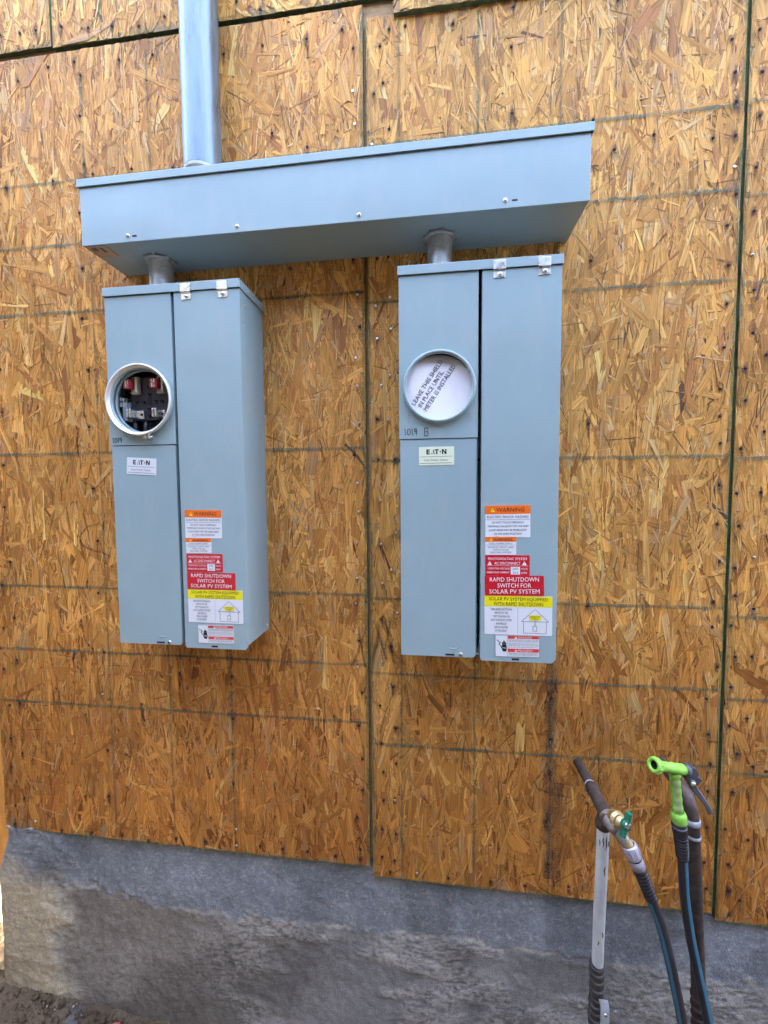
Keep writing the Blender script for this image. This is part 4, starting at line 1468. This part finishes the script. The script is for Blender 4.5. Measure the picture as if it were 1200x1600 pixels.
# ------------------------------------------------------------------ pipes, tap, hoses
M_PIPEDARK = mat('old_steel_pipe', (0.055, 0.040, 0.034), 0.65, 0.15, var=0.7, vscale=55, bump=0.0012, bscale=130)
M_PIPEWHITE = mat('white_painted_pipe', (0.58, 0.63, 0.65), 0.55, var=0.22, vscale=45, stretch=(1, 1, .3), bump=0.0005, bscale=120)
M_BRASS = mat('brass', (0.52, 0.41, 0.21), 0.45, 0.75, var=0.15, vscale=60)
M_TARNISH = mat('tarnished_brass', (0.27, 0.24, 0.21), 0.45, 0.6, var=0.4, vscale=45, color2=(0.36, 0.36, 0.36))
M_GREENH = mat('green_handle', (0.006, 0.145, 0.085), 0.42)
M_HOSE = mat('black_hose', (0.020, 0.022, 0.028), 0.42, var=0.2, vscale=20)
M_STRIPE = mat('blue_stripe', (0.030, 0.15, 0.24), 0.4)
M_RUBBER = mat('black_rubber', (0.012, 0.012, 0.016), 0.4)
M_COUPL = mat('grey_coupling', (0.42, 0.42, 0.52), 0.38, 0.35, var=.06, vscale=30)
M_LIME = mat('lime_plastic', (0.25, 0.56, 0.075), 0.48, var=0.22, vscale=55, rvar=.12)
M_LIMEGREY = mat('worn_lime', (0.34, 0.42, 0.20), 0.5, var=0.3, vscale=60)
M_TRIG = mat('grey_trigger', (0.085, 0.095, 0.12), 0.4, 0.3, var=.3, vscale=50)
M_WRAP = mat('black_wrap', (0.060, 0.056, 0.055), 0.45, var=.4, vscale=60)
M_SOLDER = mat('pale_joint', (0.42, 0.45, 0.52), 0.5, var=.3, vscale=80)


# stub pipe, tee, painted standpipe and tap
tap = thing('standpipe_tap', 'white painted standpipe with brass tap and green handle on a dark stub pipe', 'tap', (.41, -.05, -.15))
TX, TY, TZ = .3915, -.168, .856
b = MB()
b.tube([(.391, .02, .860), (.391, -.05, .860), (TX, -.135, .858)], .0120, 24)
b.build('stub_pipe', M_PIPEDARK, tap)
b = MB()
b.lathe((.391, -.083, .8592), (0, -1, 0), [(0, .0122), (.0030, .0128), (.0030, .0122)], 24)
b.build('paint_ring', M_SOLDER, tap)
b = MB()
b.lathe((TX, -.088, TZ + .002), (0, -1, 0), [(0, .0120), (.002, .0152), (.016, .0158), (.022, .0142), (.062, .0148), (.080, .0145), (.096, .0160), (.106, .0158), (.108, .0120)], 28)
b.lathe((TX, TY, TZ), (0, .20, -1), [(0, .0140), (.022, .0148), (.026, .0165), (.040, .0165), (.043, .0128)], 28)
te = b.build('tee', M_PIPEDARK, tap)
sp = [(.3915, -.163, .822), (.398, -.145, .700), (.407, -.115, .520), (.413, -.098, .395), (.416, -.090, .330)]
b = MB()
b.tube(smooth_path(sp, 24), .0134, 28)
pipe = b.build('standpipe', M_PIPEWHITE, tap)
for (dx, zt, ln) in ((-.004, .800, .03), (.003, .805, .045), (.009, .79, .02), (-.010, .79, .018), (.001, .72, .03), (.004, .52, .02), (-.005, .49, .015), (.002, .385, .02)):
    b = MB()
    f = lambda z: np.interp(z, [.330, .395, .520, .700, .822], [.416, .413, .407, .398, .3915])
    g_ = lambda z: np.interp(z, [.330, .395, .520, .700, .822], [-.090, -.098, -.115, -.145, -.163])
    yo = -math.sqrt(.0134 ** 2 - dx ** 2)
    P = [(f(z) + dx + .001 * math.sin(z * 300), g_(z) + yo - .0001, z) for z in np.linspace(zt, zt - ln, 6)]
    b.tube(P, [.0003, .0012, .0014, .0013, .0008, .0003], 6)
    b.build('paint_chip', M_PIPEDARK, pipe, fix=False)
# wrapped lower end
b = MB()
lo = [(.4125, -.0985, .405), (.4165, -.090, .30), (.418, -.080, .15), (.418, -.078, -.02), (.418, -.078, -.25)]
b.tube(smooth_path(lo, 24), .0155, 24)
P = smooth_path(lo, 60)
for k in range(9):
    p = Vector(P[k * 2 + 1])
    b.lathe(p, (.25, .1, -1), [(-.004, .0155), (-.002, .0184 + .001 * (k % 2)), (.002, .0184), (.004, .0155)], 24)
b.build('tape_wrap', M_WRAP, tap)
# tap body
b = MB()
b.lathe((TX + .001, TY - .012, TZ + .002), (.18, -1, -.05), [(0, .0175), (.012, .0180), (.020, .0172), (.034, .0150), (.036, .0001)], 24)
b.tube(smooth_path([(TX + .004, TY - .022, TZ), (TX + .014, TY - .036, TZ - .012), (TX + .026, TY - .042, TZ - .028)], 10), [.0155, .015, .0145, .014, .0135, .013, .013, .013, .013, .0135], 20)
tb = b.build('tap_body', M_TARNISH, tap)
b = MB()
b.lathe((TX + .010, TY - .036, TZ + .016), (.22, -1, .30), [(-.012, .0150), (.0, .0155), (.0015, .0175), (.006, .0175), (.008, .0125), (.013, .0125), (.014, .0140), (.019, .0138), (.021, .0080), (.028, .0070)], 24)
b.tube([(TX + .024, TY - .041, TZ - .022), (TX + .032, TY - .043, TZ - .036)], .0125, 20)
b.build('brass_bonnet', M_BRASS, tap)
hc = Vector((TX + .016, TY - .066, TZ + .030))
b = MB()
b.lathe(hc, (.22, -1, .30), [(-.005, .0095), (.004, .0105), (.006, .0085), (.0062, .0062)], 20)
dv = Vector((.28, .06, 1.0)).normalized()
for sgn in (-1, 1):
    b.tube([hc + dv * sgn * .004, hc + dv * sgn * .014, hc + dv * sgn * .026], [.0065, .0062, .0068], 14)
hd = b.build('green_handle', M_GREENH, tap)
b = MB()
b.lathe(hc + Vector((.22, -1, .30)).normalized() * .0045, (.22, -1, .30), [(0, .0066), (.0025, .0062), (.0030, .0040), (.0026, .0001)], 16)
b.build('handle_screw', M_ZINC, hd)
# pipe strap at the foot
b = MB()
SP = [(.4190, -.1230, .335), (.4220, -.1260, .318), (.4235, -.1240, .285), (.4255, -.1200, .24), (.4300, -.1180, .19), (.4330, -.1170, .12), (.431, -.1120, .05)]
vs, fs = [], []
for p in smooth_path(SP, 20):
    for sx in (-.0105, .0105):
        vs += [(p[0] + sx, p[1] + abs(sx) * .1, p[2]), (p[0] + sx, p[1] + .002, p[2])]
for i in range(19):
    o_ = i * 4
    fs += [(o_, o_ + 2, o_ + 6, o_ + 4), (o_ + 1, o_ + 5, o_ + 7, o_ + 3), (o_, o_ + 4, o_ + 5, o_ + 1), (o_ + 2, o_ + 3, o_ + 7, o_ + 6)]
b.add(vs, fs, 0, True)
st = b.build('pipe_strap', mat('strap_steel', (.50, .57, .63), .42, .25, var=.2, vscale=60), tap)
for z, x, y in ((.300, .4230, -.1255), (.205, .4290, -.1195)):
    screw(st, x, y, z, .0042)

# hose fixed to the tap
hose = thing('garden_hose', 'black garden hose with blue stripe and grey coupling screwed to the tap', 'hose', (.60, -.18, .0), 'garden hoses')
HP = [(.427, -.212, .818), (.443, -.214, .780), (.4575, -.213, .745), (.475, -.211, .700), (.498, -.206, .640), (.5205, -.200, .560), (.542, -.191, .475), (.566, -.181, .375),
      (.590, -.172, .25), (.612, -.168, .10), (.628, -.175, -.05), (.640, -.20, -.165), (.67, -.27, -.19), (.74, -.36, -.19), (.9, -.45, -.19), (1.2, -.5, -.195)]
path = smooth_path(HP, 90)


def ribbed(path, a, bnd, r0, r1, rib, n):
    pts, rad = [], []
    for k in range(n):
        t = a + (bnd - a) * k / (n - 1)
        i = min(int(t), len(path) - 2)
        p = np.array(path[i]) * (1 - (t - i)) + np.array(path[i + 1]) * (t - i)
        pts.append(p)
        rad.append((r0 + (r1 - r0) * k / (n - 1)) * (1 + rib * (1 if (k // 2) % 2 == 0 else 0)))
    return pts, rad


b = MB()
b.tube(path[2:], .0104, 20)
b.build('hose', M_HOSE, hose)


def stripe(path, ang, w, r, root):
    b = MB()
    vs, fs = [], []
    P = [Vector(p) for p in path]
    n = len(P)
    for i in range(n):
        T = (P[min(i + 1, n - 1)] - P[max(i - 1, 0)]).normalized()
        # side vector roughly towards the viewer
        back = Vector((0, -1, 0))
        e1 = (back - T * back.dot(T)).normalized()
        e2 = T.cross(e1)
        for k in range(4):
            a = ang + w * (k / 3 - .5)
            vs.append(P[i] + (e1 * math.cos(a) + e2 * math.sin(a)) * r)
    for i in range(n - 1):
        for k in range(3):
            o_ = i * 4 + k
            fs.append((o_, o_ + 1, o_ + 5, o_ + 4))
    b.add(vs, fs, 0, True)
    return b.build('stripe', M_STRIPE, root, fix=False)


stripe(path[6:], .75, .75, .01062, hose)
b = MB()
pts, rad = ribbed(path, 1.75, 6.6, .0130, .0113, .14, 44)
b.tube(pts, rad, 20, smooth=False)
b.build('strain_relief', M_RUBBER, hose)
b = MB()
d0 = (Vector(path[2]) - Vector(path[0])).normalized()
o0 = Vector(HP[0]) - d0 * .006
b.lathe(o0, d0, [(0, .0110), (.001, .0148), (.003, .0156), (.026, .0156), (.029, .0148)], 28)
cpl = b.build('coupling', M_COUPL, hose)
b = MB()
b.lathe(o0, d0, [(.0290, .0150), (.0315, .0150), (.032, .0142)], 28)
b.build('black_ring', M_RUBBER, hose)
b = MB()
b.lathe(o0, d0, [(.0318, .0142), (.034, .0149), (.052, .0149), (.053, .0125)], 28)
b.build('collar', M_COUPL, hose)
for i in range(10):
    a = i * 2 * math.pi / 10
    e1 = d0.cross(Vector((0, 1, 0))).normalized()
    e2 = d0.cross(e1)
    c0 = o0 + (e1 * math.cos(a) + e2 * math.sin(a)) * .0157
    b = MB()
    b.tube([c0 + d0 * .006, c0 + d0 * .024], .0013, 6)
    b.build('grip_rib', M_COUPL, cpl, fix=False)

# second standpipe
p2 = thing('dark_standpipe', 'dark steel standpipe elbowing out of the wall behind the green nozzle', 'pipe', (.655, -.08, -.15))
b = MB()
EP = [(.598, .02, .878), (.598, -.04, .878), (.598, -.085, .876), (.5995, -.112, .866), (.601, -.124, .845), (.604, -.124, .81)]
b.tube(smooth_path(EP, 26), [.0140] * 8 + [.0155] * 10 + [.0145] * 8, 24)
el = b.build('elbow', mat('copper_elbow', (0.085, 0.062, 0.058), 0.55, 0.3, var=.5, vscale=45, bump=.0006, bscale=140), p2)
b = MB()
VP = [(.604, -.124, .815), (.618, -.118, .68), (.634, -.107, .52), (.648, -.098, .38), (.657, -.094, .25), (.662, -.092, .05), (.662, -.092, -.30)]
b.tube(smooth_path(VP, 40), .0148, 24)
b.build('pipe', M_PIPEDARK, p2)
b = MB()
b.lathe((.6035, -.1245, .828), (.06, 0, -1), [(0, .0150), (.002, .0168), (.012, .0168), (.015, .0150)], 24)
b.build('joint_ring', M_SOLDER, el)
b = MB()
b.lathe((.6065, -.1255, .790), (.1, .05, -1), [(0, .0148), (.003, .0160), (.006, .0156), (.008, .0148)], 24)
b.build('solder_drip', M_SOLDER, el)
b = MB()
P = smooth_path(VP, 120)
for k in range(12):
    p = Vector(P[50 + k * 3])
    b.lathe(p, (.35, .1, -1), [(-.006, .0148), (-.002, .0178), (.003, .0174), (.006, .0148)], 24)
b.build('tape_wrap', M_WRAP, p2)

# hose with spray nozzle
hz = thing('garden_hose', 'black garden hose with blue stripe hanging from the lime green nozzle', 'hose', (.66, -.16, .0), 'garden hoses')
HP2 = [(.5455, -.176, .852), (.552, -.176, .808), (.557, -.173, .770), (.5625, -.170, .72), (.570, -.165, .665), (.5885, -.158, .570), (.611, -.153, .474), (.639, -.151, .350),
       (.664, -.152, .22), (.685, -.158, .06), (.70, -.17, -.08), (.72, -.21, -.18), (.78, -.30, -.195), (.95, -.38, -.195), (1.25, -.42, -.2)]
path2 = smooth_path(HP2, 90)
b = MB()
b.tube(path2[1:], .0100, 20)
b.build('hose', M_HOSE, hz)
stripe(path2[4:], -.35, .8, .01022, hz)
b = MB()
pts, rad = ribbed(path2, 1.0, 4.6, .0130, .0110, .13, 40)
b.tube(pts, rad, 20, smooth=False)
b.build('strain_relief', M_RUBBER, hz)
b = MB()
d1 = (Vector(path2[3]) - Vector(path2[0])).normalized()
b.lathe(Vector(HP2[0]), d1, [(-.004, .012), (-.003, .0150), (.018, .0147), (.028, .0138), (.030, .0110)], 26)
cp2 = b.build('coupling', M_RUBBER, hz)
b = MB()
b.lathe(Vector(HP2[0]), d1, [(.0035, .0149), (.0045, .0154), (.0060, .0154), (.0070, .0149)], 26)
b.build('grey_band', mat('grey_band', (.16, .17, .22), .45), cp2)

nz = thing('spray_nozzle', 'lime green spray nozzle with grey trigger hung on the dark standpipe', 'nozzle', (.5455, -.176, .86))
b = MB()
h0, h1 = Vector((.474, -.203, 1.001)), Vector((.563, -.170, .972))
dh = (h1 - h0).normalized()
b.lathe(h0, dh, [(.004, .0085), (.0, .0095), (.0, .0148), (.0015, .0156), (.012, .0157), (.015, .0138), (.020, .0108), (.030, .0103), (.052, .0106), (.053, .0112), (.056, .0112), (.057, .0107), (.075, .0116), (.088, .0118), (.0895, .0095)], 28)
b.lathe(h0, dh, [(.004, .0085), (.016, .0085), (.016, .0002)], 20, 1)
for i in range(12):
    a = i * 2 * math.pi / 12
    e1 = dh.cross(Vector((0, 0, 1))).normalized()
    e2 = dh.cross(e1)
    c0 = h0 + (e1 * math.cos(a) + e2 * math.sin(a)) * .0157
    b.tube([c0 + dh * .003, c0 + dh * .011], .0013, 6)
b.build('barrel', [M_LIME, M_BLACKHOLE], nz)
b = MB()
G = [(.5305, -.1795, .972), (.5345, -.177, .945), (.5385, -.176, .915), (.5415, -.176, .890), (.543, -.176, .877)]
gp = smooth_path(G, 26)
b.tube(gp, [.0102 + .0007 * math.sin(i * 1.25) + (.001 if i < 4 else 0) for i in range(26)], 20)
gr = b.build('grip', M_LIME, nz)
b = MB()
vs = []
for i, p in enumerate(gp[2:24]):
    for k in range(4):
        a = -2.35 + k * .32
        r_ = .0106 + .0007 * math.sin((i + 2) * 1.25)
        vs.append((p[0] + r_ * math.cos(a), p[1] + r_ * math.sin(a), p[2]))
b.add(vs, [(i * 4 + k, i * 4 + k + 1, i * 4 + k + 5, i * 4 + k + 4) for i in range(21) for k in range(3)], 0, True)
b.build('grip_inlay', M_LIMEGREY, gr, fix=False)
b = MB()
b.lathe((.5432, -.176, .879), d1, [(0, .0110), (.003, .0145), (.008, .0156), (.022, .0157), (.024, .0145), (.0245, .011)], 28)
b.build('base_collar', M_LIME, nz)
b = MB()
b.lathe(h0 + dh * .086, dh, [(0, .0132), (.003, .0145), (.010, .0140), (.014, .0105), (.0145, .0001)], 22)
b.prism([(.556, .972), (.572, .984), (.583, .972), (.580, .962), (.590, .957), (.580, .944), (.571, .940), (.560, .950), (.557, .960)], -.178, -.160)
pv_ = Vector((.568, -.180, .950))
b.lathe(pv_, (0, -1, 0), [(-.02, .0075), (.001, .0075), (.003, .0055), (.0032, .0001)], 16)
LV = [(.563, -.171, .958), (.570, -.172, .944), (.579, -.175, .930), (.589, -.181, .916), (.597, -.187, .902), (.600, -.190, .893)]
lp = smooth_path(LV, 16)
vs, fs = [], []
for i, p in enumerate(lp):
    w_ = .0062 + .0012 * math.sin(i * .4)
    e = Vector((.78, 0, .62)).normalized()
    n_ = Vector((0, -1, 0))
    for (a, c_) in ((-1, -.45), (1, -.45), (1, .2), (.6, .45), (-.6, .45), (-1, .2)):
        q = Vector(p) + e * a * w_ + n_ * c_ * .008
        vs.append(q)
for i in range(15):
    for k in range(6):
        fs.append((i * 6 + k, i * 6 + (k + 1) % 6, i * 6 + 6 + (k + 1) % 6, i * 6 + 6 + k))
fs += [tuple(range(6)), tuple(range(95, 89, -1))]
b.add(vs, fs, 0, False)
tr = b.build('trigger', M_TRIG, nz, bevel=.0008)
b = MB()
b.lathe(pv_ + Vector((0, -.0008, 0)), (0, -1, 0), [(0, .0052), (.0032, .0048), (.0038, .0001)], 16)
b.build('pivot_pin', M_ZINC, tr)


# ------------------------------------------------------------------ bits lying on the soil
def rock(name, label, loc, size, mt, seed, flat=.7):
    g = random.Random(seed)
    import bmesh
    bm = bmesh.new()
    bmesh.ops.create_icosphere(bm, subdivisions=3, radius=1.0)
    planes = [Vector((g.gauss(0, 1), g.gauss(0, 1), g.gauss(0, 1))).normalized() for _ in range(11)]
    for v in bm.verts:
        for p in planes:
            d = v.co.dot(p)
            if d > .72:
                v.co -= p * (d - .72) * .9
        v.co += v.co * .05 * math.sin(v.co.x * 9 + v.co.y * 7 + seed)
        v.co = Vector((v.co.x * size[0], v.co.y * size[1], v.co.z * size[2]))
    me = bpy.data.meshes.new(name)
    bm.to_mesh(me)
    bm.free()
    me.materials.append(mt)
    o = bpy.data.objects.new(name, me)
    col.objects.link(o)
    o.location = loc
    o.rotation_euler = (g.uniform(-.3, .3), g.uniform(-.3, .3), g.uniform(0, 6))
    tag(o, label, 'stone')
    return o


M_ROCK = mat('grey_stone', (0.075, 0.072, 0.072), 0.85, var=.35, vscale=60, bump=.002, bscale=90)
M_ROCKL = mat('pale_stone', (0.26, 0.265, 0.28), 0.8, var=.2, vscale=60, bump=.001, bscale=120)
rock('stone', 'dark grey stone on the soil beside the footing corner', (-1.155, -.030, -.106), (.040, .032, .022), M_ROCK, 4)
rock('stone', 'larger flat dark stone half sunk in soil below the other stones', (-1.10, -.070, -.122), (.055, .045, .018), M_ROCK, 7)
rock('stone', 'pale grey stone chip lying on the dark stone', (-1.075, -.075, -.100), (.020, .017, .010), M_ROCKL, 9)
b = MB()
rc = Vector((-1.010, -.040, -.112))
b.tube([rc + Vector((.024 * math.cos(a), .008 * math.sin(a * 2), .020 * math.sin(a))) for a in np.linspace(0, math.pi * 1.8, 26)], .0055, 10)
ro = b.build('red_plastic_loop', mat('faded_red_plastic', (0.30, 0.06, 0.06), 0.6, var=.3, vscale=50), origin=(-1.0, -.075, -.1))
tag(ro, 'faded red plastic loop lying on the soil near the footing', 'litter')

# plank fence in place of the sunlit strip, kept tall to shade the ground
fence = thing('plank_fence', 'orange plank fence running left from the corner of the sheathed wall', 'fence', (-3.2, .26, -.04))
M_BOARD = mat('sun_tinted_plank', (0.80, 0.36, 0.075), 0.7, var=0.3, vscale=9, stretch=(6, 6, .7), bump=.0008, bscale=40)  # orange raised to stand in for sunlight the planks do not get
for i in range(19):
    x = -1.515 - i * .192
    b = MB()
    h = 2.4 + random.gauss(0, .004)
    b.prism([(x - .094, .045), (x + .094, .045), (x + .094, h - .03), (x + .064, h), (x - .064, h), (x - .094, h - .03)], .25 + random.gauss(0, .001), .268)
    b.build('plank', M_BOARD, fence, bevel=.002)
for z in (.35, 1.75):
    b = MB()
    b.box(-5.1, -1.42, .272, .31, z, z + .09)
    b.build('rail', M_LUMBER, fence)
for x in (-1.47, -3.3, -5.05):
    b = MB()
    b.box(x - .045, x + .045, .312, .402, -.3, 2.1)
    b.build('post', M_LUMBER, fence)

# ------------------------------------------------------------------ unseen upper storey made tall to shade the yard, and the house opposite
b = MB()
b.box(W_LEFT, 6.0, -.004, .095, 4.26, 7.4)
b.build('shading_storey', M_OSB, wall)
b = MB()
b.box(3.19, 6.0, .0, .095, .45, 4.255)
b.build('far_sheathing', M_OSB, wall)

NB_Y, NB_H = -2.5, 3.6
BLOCK_X, BLOCK_H = -2.3, 3.3
nb = thing('neighbour_house', 'charcoal sided house wall facing the sheathed wall across the side yard', 'house', (0, NB_Y, -.25))
M_STUCCO = mat('charcoal_siding', (0.045, 0.042, 0.040), 0.9, var=.12, vscale=5, bump=.002, bscale=60)
b = MB()
b.box(-9, 9, NB_Y - 4, NB_Y, -.3, NB_H)
b.build('siding_wall', M_STUCCO, nb)
b = MB()
b.box(-9, BLOCK_X, NB_Y + .04, -.12, -.3, BLOCK_H)  # unseen block added to cut low light coming from the left
b.build('light_block', M_STUCCO, nb)
b = MB()
b.box(-9.2, 9.2, NB_Y - 4.2, NB_Y + .12, NB_H + .005, NB_H + .16)
b.build('eave', mat('brown_fascia', (.06, .055, .05), .6, var=.05, vscale=4), nb, bevel=.005)
b = MB()
b.box(-9, 9, NB_Y + .003, NB_Y + .03, -.3, .05)
b.build('plinth', M_SOLDER, nb)

for o in sc.objects:
    if '_o' in o:
        del o['_o']
